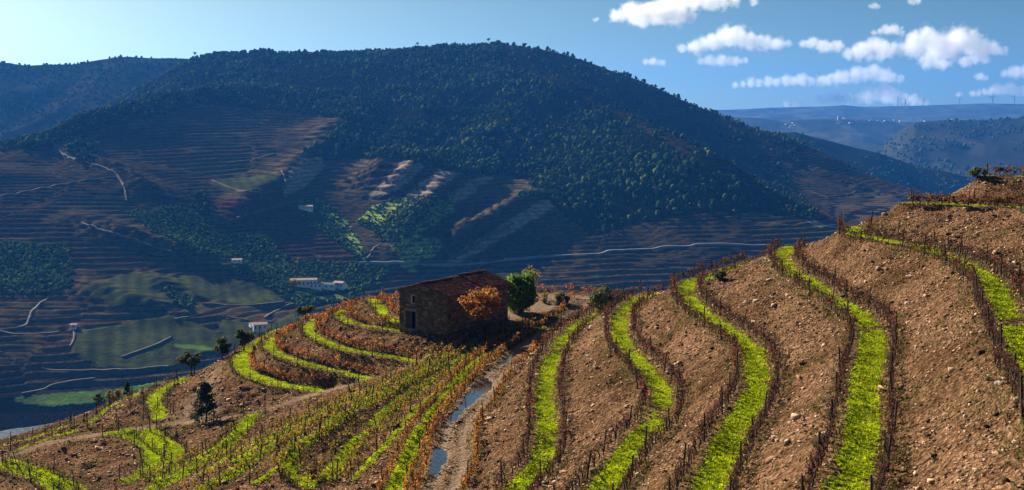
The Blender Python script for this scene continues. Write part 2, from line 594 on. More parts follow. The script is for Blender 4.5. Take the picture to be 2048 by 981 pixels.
def ridge_sheet(name, sky_pts, dist, front, back, amp, base_col, seed, ny=90, step=None, slope=0.34, sc=700.0):
    """A far ridge: crest through traced skyline pixels at a distance, spurs running down towards the valley."""
    q = np.array(sky_pts, float)
    x = np.linspace(q[0, 0], q[-1, 0], 220)
    y = np.interp(x, q[:, 0], q[:, 1])
    dd = np.full(len(x), dist) if np.isscalar(dist) else np.interp(x, q[:, 0], dist)
    P = at_d(x, y, dd)
    s = np.r_[np.linspace(-front, 0, ny) , np.linspace(0, back, 14)[1:]]
    # every column runs along its own line towards the viewer's valley
    X = P[None, :, 0] * (1 + s[:, None] / dd[None])
    Y = P[None, :, 1] + s[:, None]
    a = np.abs(s)[:, None]
    rg = fbm(X / sc, Y / (sc * 1.6), seed, 5)
    Z = P[None, :, 2] - a * slope * (0.75 + 0.25 * rg) + amp * rg * smooth(0, front * 0.35, a) - amp * np.abs(fbm(X / (sc * 0.5), Y / sc, seed + 5, 3)) * smooth(0, front * 0.3, a)
    Z += fbm(X / 60, Y / 60, seed + 9, 3) * 3
    n0, n1 = Z.shape
    ix = np.arange(n0 * n1).reshape(n0, n1)
    Fq = np.stack([ix[:-1, :-1], ix[:-1, 1:], ix[1:, 1:], ix[1:, :-1]], -1).reshape(-1, 4)
    me = mesh_np(name, np.stack([X, Y, Z], -1).reshape(-1, 3), Fq, True)
    pt = fbm(X / 160, Y / 160, seed + 3, 4)[..., None]
    c = np.array(base_col) * (1 + 0.6 * pt)
    c = np.where(fbm(X / 90, Y / 240, seed + 20, 3)[..., None] > 0.3, np.array(base_col) * 1.5 + np.array([0.006, 0.004, 0.0]), c)
    attr_c(me, 'col', c.reshape(-1, 3))
    o = tag(link(name, me, M_land), kind='structure')

    def zf(xx, yq):                                   # nearest vertex height
        col_ = np.argmin(np.abs(P[None, :, 0] / P[None, :, 1] - (np.ravel(xx) / np.ravel(yq))[:, None]), 1)
        row_ = np.argmin(np.abs(Y[:, col_].T - np.ravel(yq)[:, None]), 1)
        return Z[row_, col_]
    return o, zf, P, (X, Y, Z)


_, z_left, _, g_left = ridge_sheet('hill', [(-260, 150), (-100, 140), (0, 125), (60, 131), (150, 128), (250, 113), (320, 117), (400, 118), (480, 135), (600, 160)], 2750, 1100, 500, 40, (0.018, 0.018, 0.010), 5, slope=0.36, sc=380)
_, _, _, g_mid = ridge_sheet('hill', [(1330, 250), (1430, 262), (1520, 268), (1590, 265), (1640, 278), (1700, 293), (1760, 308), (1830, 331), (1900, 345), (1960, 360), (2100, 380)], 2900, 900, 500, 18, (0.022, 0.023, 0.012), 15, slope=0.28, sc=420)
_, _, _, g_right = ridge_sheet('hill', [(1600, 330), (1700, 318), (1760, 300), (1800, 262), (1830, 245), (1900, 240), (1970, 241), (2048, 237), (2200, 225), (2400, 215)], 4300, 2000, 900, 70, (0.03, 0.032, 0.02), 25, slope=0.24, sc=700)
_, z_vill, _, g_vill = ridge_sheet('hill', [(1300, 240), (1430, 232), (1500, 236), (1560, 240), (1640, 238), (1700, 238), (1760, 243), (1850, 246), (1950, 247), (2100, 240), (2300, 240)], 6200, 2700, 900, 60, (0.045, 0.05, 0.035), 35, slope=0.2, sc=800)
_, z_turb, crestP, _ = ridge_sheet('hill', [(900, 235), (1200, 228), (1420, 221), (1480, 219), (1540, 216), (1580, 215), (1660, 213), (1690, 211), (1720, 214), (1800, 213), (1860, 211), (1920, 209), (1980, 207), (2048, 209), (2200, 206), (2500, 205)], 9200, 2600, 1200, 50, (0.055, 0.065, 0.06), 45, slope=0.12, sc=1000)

# ground sheet and river
me = mesh_np('ground', [(-30000, -3000, -6), (30000, -3000, -6), (30000, 30000, -6), (-30000, 30000, -6)], [(0, 1, 2, 3)])
M_ground = simple_mat('valley_ground', (0.014, 0.016, 0.009), scale=0.01, var=0.4)
tag(link('ground', me, M_ground), kind='structure')

m, nt, b = new_mat('river_water')
b.inputs['Base Color'].default_value = (0.012, 0.018, 0.022, 1)
b.inputs['Roughness'].default_value = 0.22
b.inputs['Specular IOR Level'].default_value = 0.5
wv = noise_node(nt, 0.25, 3, N(nt, 'ShaderNodeNewGeometry').outputs['Position'])
bp = N(nt, 'ShaderNodeBump'); bp.inputs['Strength'].default_value = 0.5; bp.inputs['Distance'].default_value = 0.6
nt.links.new(wv.outputs['Fac'], bp.inputs['Height']); nt.links.new(bp.outputs[0], b.inputs['Normal'])
M_river = m
far_bank = spline(np.array([at_h(x, y, 199.3)[:2] for x, y in [(-420, 960), (-200, 912), (0, 863), (60, 854), (120, 843), (200, 820), (290, 786), (340, 765), (420, 740), (600, 700)]]), 6)
near_bank = far_bank + np.array([30, -150])
V = np.vstack([np.c_[far_bank, np.full(len(far_bank), 0.7)], np.c_[near_bank, np.full(len(near_bank), 0.7)]])
n = len(far_bank)
me = mesh_np('river', V, [(i, i + 1, n + i + 1, n + i) for i in range(n - 1)])
tag(link('river', me, M_river), kind='structure')

# ------------------------------------------------------------------ terraced hill in front
# centre lines of the benches: pixels, depth below the camera at both ends, grass width, bench width
BEN = {
'A': ([(985,1035),(1030,981),(1050,961),(1082,926),(1091,891),(1094,848),(1091,811),(1090,780),(1097,740),(1110,705),(1125,680),(1150,655),(1187,635),(1210,622),(1240,602),(1256,593)], 24.5, 24.0, 1.80, 2.9),
'B': ([(1165,1030),(1200,981),(1222,953),(1253,906),(1277,876),(1312,845),(1326,812),(1324,785),(1307,757),(1280,725),(1255,700),(1241,675),(1240,652),(1242,632),(1260,610),(1285,595),(1305,587)], 21.2, 20.7, 1.80, 2.9),
'C': ([(1395,1030),(1414,981),(1424,953),(1442,918),(1466,866),(1487,828),(1508,790),(1514,755),(1510,725),(1505,700),(1482,680),(1450,657),(1422,640),(1395,617),(1376,595),(1372,578),(1382,564),(1412,556),(1435,547),(1487,531),(1511,521)], 18.2, 17.8, 1.89, 2.9),
'D': ([(1675,1030),(1691,981),(1701,948),(1716,911),(1723,861),(1728,811),(1732,751),(1744,700),(1743,662),(1726,637),(1696,617),(1661,595),(1633,575),(1608,557),(1586,547),(1573,530),(1565,510),(1583,495)], 15.3, 15.0, 1.89, 2.9),
'E': ([(2260,1060),(2200,960),(2150,880),(2105,800),(2068,735),(2036,670),(2018,632),(2001,600),(1986,570),(1955,545),(1911,520),(1873,507),(1831,492),(1786,485),(1748,477),(1712,470),(1711,455)], 11.8, 11.4, 1.71, 2.9),
'F': ([(2160,440),(2048,416),(1936,411),(1861,407),(1823,406)], 9.0, 9.0, 1.5, 2.4),
'G': ([(2160,358),(2048,354),(2023,352),(1981,352)], 6.3, 6.3, 0.9, 2.0),
'T': ([(860,1030),(882,981),(900,941),(907,886),(917,848),(940,820),(962,791),(990,750),(1025,720),(1050,697),(1075,680),(1100,662),(1125,645),(1150,627),(1160,610),(1175,597)], 27.4, 26.8, 0.0, 3.4),
'M1': ([(775,1030),(790,981),(810,936),(835,876),(862,836),(890,803),(925,762),(950,735),(975,715),(1030,680),(1080,655)], 28.6, 27.2, 1.9, 2.0),
'M2': ([(650,960),(682,925),(705,893),(737,861),(770,828),(800,801),(837,778),(875,756),(905,735),(937,712),(975,690),(1000,672),(1030,655)], 30.2, 27.4, 1.9, 2.2),
'M2b': ([(650,960),(618,968),(588,950),(572,920),(590,896),(625,876),(662,848),(687,828),(720,808),(755,791),(782,778),(830,752),(880,725),(930,700),(985,672)], 30.2, 27.9, 1.9, 2.2),
'M3': ([(330,1025),(407,978),(450,956),(500,921),(550,891),(595,866),(637,843),(690,812),(730,788),(780,765),(840,735),(905,700)], 33.0, 28.4, 1.9, 2.2),
'M4': ([(250,1010),(312,976),(350,956),(400,926),(440,906),(470,876),(495,845),(508,832)], 34.4, 33.2, 2.0, 2.4),
'L1': ([(220,868),(255,872),(282,883),(302,898),(307,921),(295,943),(262,961)], 36.8, 36.3, 2.3, 2.6),
'L2': ([(295,861),(315,878),(345,898),(349,916),(337,936),(310,955)], 35.9, 35.2, 2.3, 2.4),
'L3': ([(370,758),(325,781),(307,798),(313,818),(320,836)], 37.2, 36.2, 2.0, 3.0),
'L4': ([(-60,915),(0,931),(32,941),(75,956),(100,973),(130,995)], 38.3, 38.0, 1.6, 2.4),
'L5': ([(20,921),(60,934),(100,948),(150,971),(180,990)], 38.0, 37.0, 1.1, 1.8),
'P': ([(-60,932),(0,916),(37,908),(100,886),(150,876),(207,868),(275,858),(325,850),(425,841),(475,831),(520,824),(600,798),(662,781),(750,756),(825,732),(870,705)], 39.0, 28.0, 0.0, 2.4),
'I': ([(745,600),(757,612),(768,627),(790,643)], 26.9, 26.9, 2.0, 2.8),
'II': ([(685,622),(677,631),(690,640),(709,648),(758,655),(800,661),(845,669)], 27.6, 27.6, 1.6, 2.6),
'III': ([(628,640),(616,658),(636,677),(685,697),(758,709),(829,722)], 29.2, 29.2, 1.8, 2.6),
'IV': ([(570,668),(538,685),(545,702),(565,713),(597,724),(660,740),(733,756)], 30.9, 30.9, 1.8, 2.6),
'V': ([(562,660),(520,685),(488,710),(482,728),(492,745),(538,763),(590,773),(645,781)], 32.6, 32.6, 2.4, 3.0),
}
RES = 0.36
X0, X1, Y0, Y1 = -84.0, 78.0, 18.0, 204.0
NX, NY = int((X1 - X0) / RES) + 1, int((Y1 - Y0) / RES) + 1
gx = X0 + np.arange(NX) * RES; gy = Y0 + np.arange(NY) * RES
FX, FY = np.meshgrid(gx, gy)

bench_line = {}
for k, (px, h0, h1, gw, bw) in BEN.items():
    a = np.array(px, float)
    P = at_h(a[:, 0], a[:, 1], np.full(len(a), (h0 + h1) / 2))
    L = np.r_[0, np.cumsum(np.hypot(*np.diff(P[:, :2], axis=0).T))]
    bench_line[k] = resample(spline(at_h(a[:, 0], a[:, 1], h0 + (h1 - h0) * L / L[-1])), 0.15)

fixz = np.full((NY, NX), np.nan); fixd = np.full((NY, NX), 1e9)
grass = np.zeros((NY, NX)); dirt = np.zeros((NY, NX)); edge = np.full((NY, NX), 9.0)


def stamp(P, half, kind, gw=0.0):
    r = int(math.ceil((half + 1.2) / RES))
    for x, y, z in P:
        i = int(round((y - Y0) / RES)); j = int(round((x - X0) / RES))
        i0, i1, j0, j1 = max(i - r, 0), min(i + r + 1, NY), max(j - r, 0), min(j + r + 1, NX)
        if i0 >= i1 or j0 >= j1: continue
        d = np.hypot(FX[i0:i1, j0:j1] - x, FY[i0:i1, j0:j1] - y)
        s = fixd[i0:i1, j0:j1]; m = (d < half) & (d < s)
        fixz[i0:i1, j0:j1][m] = z; s[m] = d[m]
        e = edge[i0:i1, j0:j1]; np.minimum(e, d - half, out=e)
        if gw > 0:
            g = grass[i0:i1, j0:j1]; np.maximum(g, 1 - smooth(gw / 2 - 0.5, gw / 2 + 0.22, d), out=g)
        if kind == 'dirt':
            g = dirt[i0:i1, j0:j1]; np.maximum(g, 1 - smooth(half - 0.7, half + 0.2, d), out=g)


for k, (px, h0, h1, gw, bw) in BEN.items():
    stamp(bench_line[k], bw / 2, 'dirt' if k == 'P' else 'bench', gw)

# level ground round the house
plat = np.array([at_h(x, y, 26.8)[:2] for x, y in [(796, 650), (893, 667), (945, 668), (1000, 656), (1060, 634), (1120, 615), (1165, 604), (1192, 592), (1185, 585), (1060, 583), (850, 588), (775, 604)]])
pm = in_poly(FX, FY, plat) & np.isnan(fixz)
fixz[pm] = CAMZ - 26.8
hpl = in_poly(FX, FY, np.array([at_h(x, y, 26.8)[:2] for x, y in [(985, 655), (1060, 632), (1120, 615), (1165, 604), (1190, 592), (1060, 588), (1000, 600)]]))
dirt[hpl] = np.maximum(dirt[hpl], 0.9)
fan = [at_h(x, y, h)[:2] for x, y, h in [(432, 735, 34.6), (448, 742, 34.4), (432, 780, 34.4), (440, 832, 34.2), (330, 848, 35.6), (355, 815, 35.2), (405, 775, 34.8)]]
fm = in_poly(FX, FY, np.array(fan))
dirt[fm] = np.maximum(dirt[fm], 0.8)

# the ground between: pins from pixels, the slopes that fall away behind the skyline, the slope under the viewer
pins = [at_h(x, y, h) for x, y, h in [(432, 742, 34.6), (410, 785, 34.6), (385, 825, 34.6), (383, 755, 35.6), (230, 820, 38.2), (160, 840, 39.0), (80, 868, 39.4), (270, 800, 38.0)]]
SIL = [(-220, 960, 128), (-60, 899, 134), (0, 877, 138), (100, 848, 144), (160, 827, 147), (250, 791, 151), (330, 760, 154), (380, 745, 154), (440, 717, 153), (480, 692, 155),
       (540, 658, 162), (600, 632, 168), (640, 617, 172), (700, 600, 175), (760, 585, 178), (830, 578, 180), (950, 575, 181), (1060, 576, 181), (1190, 584, 177), (1265, 590, 152),
       (1310, 587, 136), (1385, 560, 130), (1450, 540, 136), (1515, 520, 143), (1585, 492, 135), (1700, 447, 126), (1820, 402, 127), (1900, 374, 127), (1985, 352, 126), (2100, 350, 126)]
sil = resample(np.array([at_d(*s) for s in SIL]), 1.0)
vd = sil[:, :2] / np.linalg.norm(sil[:, :2], axis=1)[:, None]
sk1 = np.c_[sil[:, :2] + vd * 5, sil[:, 2] - 1.6]
sk2 = np.c_[sil[:, :2] + vd * 22, sil[:, 2] - 11]
sk3 = np.c_[sil[:, :2] + vd * 45, sil[:, 2] - 26]
tdist = np.full((NY, NX), 9.0)
for x, y, z in bench_line['T']:
    i = int(round((y - Y0) / RES)); j = int(round((x - X0) / RES)); i0, i1, j0, j1 = max(i - 8, 0), min(i + 9, NY), max(j - 8, 0), min(j + 9, NX)
    if i0 < i1 and j0 < j1:
        np.minimum(tdist[i0:i1, j0:j1], np.hypot(FX[i0:i1, j0:j1] - x, FY[i0:i1, j0:j1] - y), out=tdist[i0:i1, j0:j1])
stamp(sk1, 0.4, 'pin'); stamp(sk2, 0.4, 'pin'); stamp(sk3, 0.4, 'pin')
stamp(pins, 0.5, 'pin')
near = np.array([(75, 120, 198), (76, 60, 199), (70, 20, 199), (35, 20, 195), (14, 20, 189.5), (0, 20, 187), (-15, 22, 182), (-35, 40, 172), (-55, 70, 163), (-80, 95, 157)], float)
stamp(resample(near, 1.0), 0.5, 'pin')

# harmonic surface through all of these, coarse to fine
def relax(fz, iters):
    m = ~np.isnan(fz)
    z = np.where(m, fz, 0.0)
    return m, z


levels = [16, 8, 4, 2, 1]
Zs = None
for s_ in levels:
    fz = np.full(((NY + s_ - 1) // s_, (NX + s_ - 1) // s_), np.nan)
    acc = np.zeros(fz.shape); cnt = np.zeros(fz.shape)
    ii, jj = np.nonzero(~np.isnan(fixz))
    ci = np.clip(np.round(ii / s_).astype(int), 0, fz.shape[0] - 1); cj = np.clip(np.round(jj / s_).astype(int), 0, fz.shape[1] - 1)
    np.add.at(acc, (ci, cj), fixz[ii, jj]); np.add.at(cnt, (ci, cj), 1)
    m = cnt > 0
    fz[m] = acc[m] / cnt[m]
    if s_ == 1:
        m = ~np.isnan(fixz); fz = fixz
    if Zs is None:
        Zc = np.full(fz.shape, np.nanmean(fz))
    else:
        pi = np.clip(np.arange(fz.shape[0]) / 2.0, 0, Zs.shape[0] - 1.001); pj = np.clip(np.arange(fz.shape[1]) / 2.0, 0, Zs.shape[1] - 1.001)
        a0 = pi.astype(int); b0 = pj.astype(int); fa = (pi - a0)[:, None]; fb = (pj - b0)[None]
        Zc = (Zs[a0][:, b0] * (1 - fa) * (1 - fb) + Zs[a0 + 1][:, b0] * fa * (1 - fb) + Zs[a0][:, b0 + 1] * (1 - fa) * fb + Zs[a0 + 1][:, b0 + 1] * fa * fb)
    Zc[m] = fz[m]
    for it in range({16: 1500, 8: 600, 4: 300, 2: 160, 1: 70}[s_]):
        p = np.pad(Zc, 1, mode='edge')
        Zn = 0.25 * (p[:-2, 1:-1] + p[2:, 1:-1] + p[1:-1, :-2] + p[1:-1, 2:])
        Zc = np.where(m, fz, Zn)
    Zs = Zc
FZ = Zs.copy()
# soften the joint of bench and bank, then roughen the banks
p = np.pad(FZ, 1, mode='edge')
FZ = 0.5 * FZ + 0.125 * (p[:-2, 1:-1] + p[2:, 1:-1] + p[1:-1, :-2] + p[1:-1, 2:])
bankw = smooth(-0.1, 0.9, edge)
bankw[edge > 8.9] = 1
bankw *= ~pm
FZ += bankw * (fbm(FX / 2.4, FY / 2.4, 51, 4) * 0.5 + fbm(FX / 9, FY / 9, 57, 2) * 0.4 + fbm(FX / 0.8, FY / 0.8, 58, 2) * 0.26)
FZ += (1 - bankw) * fbm(FX / 1.2, FY / 1.2, 59, 3) * 0.05
def blur(A, n):
    for _ in range(n):
        q = np.pad(A, 1, mode='edge')
        A = 0.5 * A + 0.125 * (q[:-2, 1:-1] + q[2:, 1:-1] + q[1:-1, :-2] + q[1:-1, 2:])
    return A


rut = 1 - smooth(0.2, 0.6, np.abs(tdist - 0.8))
dirt = np.maximum(blur(dirt, 6) * (0.75 + 0.6 * fbm(FX / 2.5, FY / 2.5, 71, 4)), np.maximum(rut, 0.35 * (tdist < 1.6)))
FZ -= 0.07 * rut
PUD = [
    [(872, 896), (882, 897), (890, 901), (892, 911), (889, 923), (882, 936), (876, 946), (870, 951), (863, 951), (859, 946), (861, 933), (865, 921), (868, 906)],
    [(972, 753), (979, 760), (984, 771), (980, 781), (970, 788), (960, 793), (948, 804), (940, 811), (925, 821), (918, 834), (910, 843), (897, 845), (899, 836), (905, 828), (915, 820), (922, 813), (926, 804), (930, 796), (940, 784), (955, 771), (964, 761)],
    [(1030, 702), (1033, 706), (1032, 711), (1017, 722), (1008, 728), (1000, 732), (991, 735), (992, 731), (997, 727), (1004, 723), (1012, 719), (1020, 710)],
]
puddle_shapes = []
for pd in PUD:                                        # a level basin for every puddle
    a = np.array(pd, float)
    j_ = int(np.argmin([abs(project(q[None])[1][0] - a[:, 1].mean()) for q in bench_line['T']]))
    wz = bench_line['T'][j_][2] - 0.06
    W = at_h(a[:, 0], a[:, 1], CAMZ - wz)
    mk = blur(in_poly(FX, FY, W[:, :2]).astype(float), 2)
    wgt = np.clip(blur(mk, 14) * 3.0, 0, 1)
    FZ = FZ * (1 - wgt) + (wz + (0.42 - mk) * 0.4 + 0.05 * fbm(FX / 0.8, FY / 0.8, 73, 3)) * wgt
    dirt = np.maximum(dirt, wgt * 0.8)
    c = W[:, :2].mean(0)
    puddle_shapes.append((W, wz))


def fgz(x, y):
    x = np.asarray(x, float); y = np.asarray(y, float)
    r = np.clip((y - Y0) / RES, 0, NY - 1.001); c = np.clip((x - X0) / RES, 0, NX - 1.001)
    i = r.astype(int); j = c.astype(int); a, b_ = r - i, c - j
    return FZ[i, j] * (1 - a) * (1 - b_) + FZ[i + 1, j] * a * (1 - b_) + FZ[i, j + 1] * (1 - a) * b_ + FZ[i + 1, j + 1] * a * b_


def fgv(A, x, y):
    i = np.clip(np.round((np.asarray(y) - Y0) / RES).astype(int), 0, NY - 1); j = np.clip(np.round((np.asarray(x) - X0) / RES).astype(int), 0, NX - 1)
    return A[i, j]


def seen(x, y, z, lift=0.5, n=90):                    # is a point over the hill in sight of the camera
    x = np.asarray(x, float); y = np.asarray(y, float); z = np.asarray(z, float) + lift
    ok = np.ones(x.shape, bool)
    for t in np.linspace(0.2, 0.985, n):
        X, Y, Z = x * t, y * t, CAMZ + (z - CAMZ) * t
        ok &= (Y < Y0) | (fgv(FZ, X, Y) < Z + 0.15)
    px, py = project(np.stack([x, y, z], -1))
    return ok & (px > -15) & (px < 2063) & (py < 1000)


# thin green lines between the small rows at lower left
THIN = [
    ([(395, 950), (470, 905), (560, 855), (640, 818), (710, 786)], 'N'), ([(460, 925), (540, 875), (620, 838), (700, 800)], 'N'), ([(300, 965), (360, 935), (430, 893), (470, 860)], 'N'),
    ([(500, 970), (560, 935), (585, 905)], 'N'), ([(0, 893), (60, 877), (140, 850)], 'W'), ([(20, 905), (90, 880), (150, 862)], 'W'), ([(170, 850), (215, 815), (265, 792)], 'W'),
    ([(700, 960), (760, 895), (820, 825), (880, 775), (960, 712)], 'N'), ([(560, 905), (640, 858), (720, 812), (800, 770), (880, 728)], 'N'),
]
thin_rows = []
for px, k in THIN:
    q = resample(np.array(px, float), 3.0)
    H = hit_surface(q[:, 0], q[:, 1], fgz, 40, 190, 0.3)
    H = resample(H, 0.2)
    thin_rows.append((k, H[:, :2]))
    for x, y, z in H:
        i = int(round((y - Y0) / RES)); j = int(round((x - X0) / RES))
        i0, i1, j0, j1 = max(i - 3, 0), min(i + 4, NY), max(j - 3, 0), min(j + 4, NX)
        if i0 < i1 and j0 < j1:
            np.maximum(grass[i0:i1, j0:j1], 0.85 - smooth(0.25, 0.75, np.hypot(FX[i0:i1, j0:j1] - x - 0.5, FY[i0:i1, j0:j1] - y)), out=grass[i0:i1, j0:j1])

# wear: grass thins out towards its edges, weeds come up on the banks
gn = fbm(FX / 0.9, FY / 0.9, 61, 4)
wheel = (1 - smooth(0.1, 0.3, np.abs(fixd - 0.55))) * smooth(-0.2, 0.3, fbm(FX / 5, FY / 5, 63, 2))
grass_m = np.clip(grass * (1.08 + 0.8 * gn - 0.6 * smooth(0.08, 0.5, fbm(FX / 2.6, FY / 2.6, 64, 3)) - 0.28 * wheel), 0, 1)
weed = smooth(0.05, 0.5, fbm(FX / 3.5, FY / 3.5, 67, 4)) * (1 - np.clip(dirt, 0, 1)) * 0.45
left_dull = smooth(-24, -34, FX)
dull = np.zeros_like(FX)

idx = np.arange(NX * NY).reshape(NY, NX)
quads = np.stack([idx[:-1, :-1], idx[:-1, 1:], idx[1:, 1:], idx[1:, :-1]], -1).reshape(-1, 4)
me = mesh_np('terraced_slope', np.stack([FX, FY, FZ], -1).reshape(-1, 3), quads, True)
attr_f(me, 'grass', grass_m.ravel()); attr_f(me, 'dirt', dirt.ravel()); attr_f(me, 'weed', weed.ravel())

m, nt, b = new_mat('terrace_soil')
pos = N(nt, 'ShaderNodeNewGeometry').outputs['Position']
at = {k: N(nt, 'ShaderNodeAttribute', attribute_name=k).outputs['Fac'] for k in ('grass', 'dirt', 'weed')}
n1 = noise_node(nt, 0.35, 5, pos, 0.6); n2 = noise_node(nt, 3.2, 6, pos, 0.7); n3 = noise_node(nt, 9.0, 4, pos, 0.7)
soil = ramp(nt, n2.outputs['Fac'], [(0.33, (0.022, 0.012, 0.006)), (0.5, (0.22, 0.122, 0.068)), (0.68, (0.60, 0.38, 0.245))])
soil = mix_c(nt, math_n(nt, 'MULTIPLY', n1.outputs['Fac'], 0.7), soil, (0.15, 0.078, 0.036))
n5 = noise_node(nt, 0.16, 4, pos, 0.6)
soil = mix_c(nt, 1.0, soil, ramp(nt, n5.outputs['Fac'], [(0.32, (0.55, 0.50, 0.42)), (0.5, (1.0, 0.97, 0.92)), (0.68, (1.45, 1.42, 1.4))]), 'MULTIPLY')
vor = N(nt, 'ShaderNodeTexVoronoi'); vor.inputs['Scale'].default_value = 5.0; nt.links.new(pos, vor.inputs['Vector'])
chip = ramp(nt, vor.outputs['Distance'], [(0.0, (1.25, 1.2, 1.15)), (0.5, (0.75, 0.75, 0.75))])
soil = mix_c(nt, 0.8, soil, chip, 'MULTIPLY')
weedc = ramp(nt, n3.outputs['Fac'], [(0.3, (0.05, 0.055, 0.012)), (0.7, (0.13, 0.125, 0.03))])
wf = math_n(nt, 'MULTIPLY', at['weed'], ramp(nt, n2.outputs['Fac'], [(0.45, (0, 0, 0)), (0.6, (1, 1, 1))]))
soil = mix_c(nt, wf, soil, weedc)
dirtc = ramp(nt, n2.outputs['Fac'], [(0.3, (0.23, 0.155, 0.10)), (0.7, (0.42, 0.30, 0.21))])
soil = mix_c(nt, at['dirt'], soil, dirtc)
n4_ = noise_node(nt, 0.55, 5, pos, 0.65)
grc = ramp(nt, n3.outputs['Fac'], [(0.25, (0.08, 0.11, 0.002)), (0.5, (0.31, 0.42, 0.003)), (0.75, (0.52, 0.60, 0.008))])
grc = mix_c(nt, ramp(nt, n4_.outputs['Fac'], [(0.42, (0, 0, 0)), (0.64, (0.85, 0.85, 0.85))]), grc, (0.13, 0.15, 0.012))
gf = math_n(nt, 'ADD', at['grass'], math_n(nt, 'MULTIPLY', math_n(nt, 'SUBTRACT', n2.outputs['Fac'], 0.5), 0.9))
gf = ramp(nt, gf, [(0.42, (0, 0, 0)), (0.62, (1, 1, 1))])
nt.links.new(mix_c(nt, gf, soil, grc), b.inputs['Base Color'])
bp = N(nt, 'ShaderNodeBump'); bp.inputs['Strength'].default_value = 1.0; bp.inputs['Distance'].default_value = 0.4
n4 = noise_node(nt, 1.1, 5, pos, 0.7)
hh = math_n(nt, 'ADD', math_n(nt, 'ADD', n2.outputs['Fac'], math_n(nt, 'MULTIPLY', n4.outputs['Fac'], 1.6)), math_n(nt, 'MULTIPLY', vor.outputs['Distance'], -0.6))
nt.links.new(hh, bp.inputs['Height']); nt.links.new(bp.outputs[0], b.inputs['Normal'])
b.inputs['Specular IOR Level'].default_value = 0.0
M_soil = m
slope = tag(link('terraced_slope', me, M_soil), kind='structure')

# the hill goes on down to the river beyond the modelled part
mbk = MB()
ring = [(x, Y1) for x in gx[::40]] + [(X0, y) for y in gy[::-40]]
ring = [(x, Y1) for x in gx[::-40]] + [(X0, y) for y in gy[::-40]] 
V = []; 
for x, y in ring:
    z = float(fgz(x, y)) - 0.1
    o = Vector((x - 10, y - 60, 0)).normalized()
    V += [(x - o.x * 1.0, y - o.y * 1.0, z), (x + o.x * 120, y + o.y * 120, z * 0.55), (x + o.x * 330, y + o.y * 330, -8)]
F = []
for i in range(len(ring) - 1):
    for k in (0, 1):
        F.append((3 * i + k, 3 * i + k + 1, 3 * i + 4 + k, 3 * i + 3 + k))
tag(link('lower_slope', mesh_np('lower_slope', V, F, True), simple_mat('lower_slope', (0.09, 0.075, 0.04), scale=0.08, var=0.4)), kind='structure')

# puddles in the left wheel rut, water surface just over the mud
m, nt, b = new_mat('puddle_water')
b.inputs['Base Color'].default_value = (0.03, 0.035, 0.04, 1)
b.inputs['Roughness'].default_value = 0.03
b.inputs['Specular IOR Level'].default_value = 0.6
b.inputs['IOR'].default_value = 2.5
wv = noise_node(nt, 2.5, 2, N(nt, 'ShaderNodeNewGeometry').outputs['Position'])
bp = N(nt, 'ShaderNodeBump'); bp.inputs['Strength'].default_value = 0.06; bp.inputs['Distance'].default_value = 0.05
nt.links.new(wv.outputs['Fac'], bp.inputs['Height']); nt.links.new(bp.outputs[0], b.inputs['Normal'])
M_puddle = m
for W, wz in puddle_shapes:                           # water sheet runs a little under its muddy rim
    q = spline(np.vstack([W[:, :2], W[:1, :2]]), 3)[:-1]
    d = np.roll(q, -1, 0) - np.roll(q, 1, 0); d /= np.linalg.norm(d, axis=1)[:, None]
    ar = 0.5 * np.sum(q[:, 0] * np.roll(q[:, 1], -1) - np.roll(q[:, 0], -1) * q[:, 1])
    q = q + np.stack([d[:, 1], -d[:, 0]], -1) * (0.28 if ar > 0 else -0.28)
    me = bpy.data.meshes.new('puddle')
    me.from_pydata([(x, y, wz) for x, y in q], [], [tuple(range(len(q)))])
    me.update()
    tag(link('puddle', me, M_puddle), kind='structure')

# ------------------------------------------------------------------ stone house
M_house = None
m, nt, b = new_mat('rubble_masonry')
co = obj_coord(nt)
vor = N(nt, 'ShaderNodeTexVoronoi'); vor.inputs['Scale'].default_value = 2.6; nt.links.new(co, vor.inputs['Vector'])
nz = noise_node(nt, 6, 5, co)
c1 = mix_c(nt, 0.5, vor.outputs['Color'], nz.outputs['Fac'])
bw_ = N(nt, 'ShaderNodeRGBToBW'); nt.links.new(c1, bw_.inputs[0])
stc = ramp(nt, bw_.outputs[0], [(0.25, (0.09, 0.06, 0.04)), (0.5, (0.19, 0.13, 0.085)), (0.75, (0.31, 0.24, 0.17))])
vd_ = N(nt, 'ShaderNodeTexVoronoi', feature='DISTANCE_TO_EDGE'); vd_.inputs['Scale'].default_value = 2.6; nt.links.new(co, vd_.inputs['Vector'])
jt = ramp(nt, vd_.outputs['Distance'], [(0.0, (0.35, 0.35, 0.35)), (0.08, (1, 1, 1))])
nt.links.new(mix_c(nt, 1.0, stc, jt, 'MULTIPLY'), b.inputs['Base Color'])
bp = N(nt, 'ShaderNodeBump'); bp.inputs['Strength'].default_value = 0.8; bp.inputs['Distance'].default_value = 0.08
nt.links.new(vd_.outputs['Distance'], bp.inputs['Height']); nt.links.new(bp.outputs[0], b.inputs['Normal'])
M_masonry = m
M_block = leaf_mat('wall_stone', 0.0)
M_tile = leaf_mat('clay_tile', 0.0)
M_oldwood = simple_mat('weathered_wood', (0.10, 0.075, 0.055), var=0.5, scale=6)
M_white = simple_mat('white_paint', (0.62, 0.62, 0.60), var=0.1, scale=4)
M_dark = simple_mat('dark_interior', (0.008, 0.007, 0.006), var=0.2)
M_granite = simple_mat('dressed_stone', (0.24, 0.19, 0.14), var=0.3, scale=5)

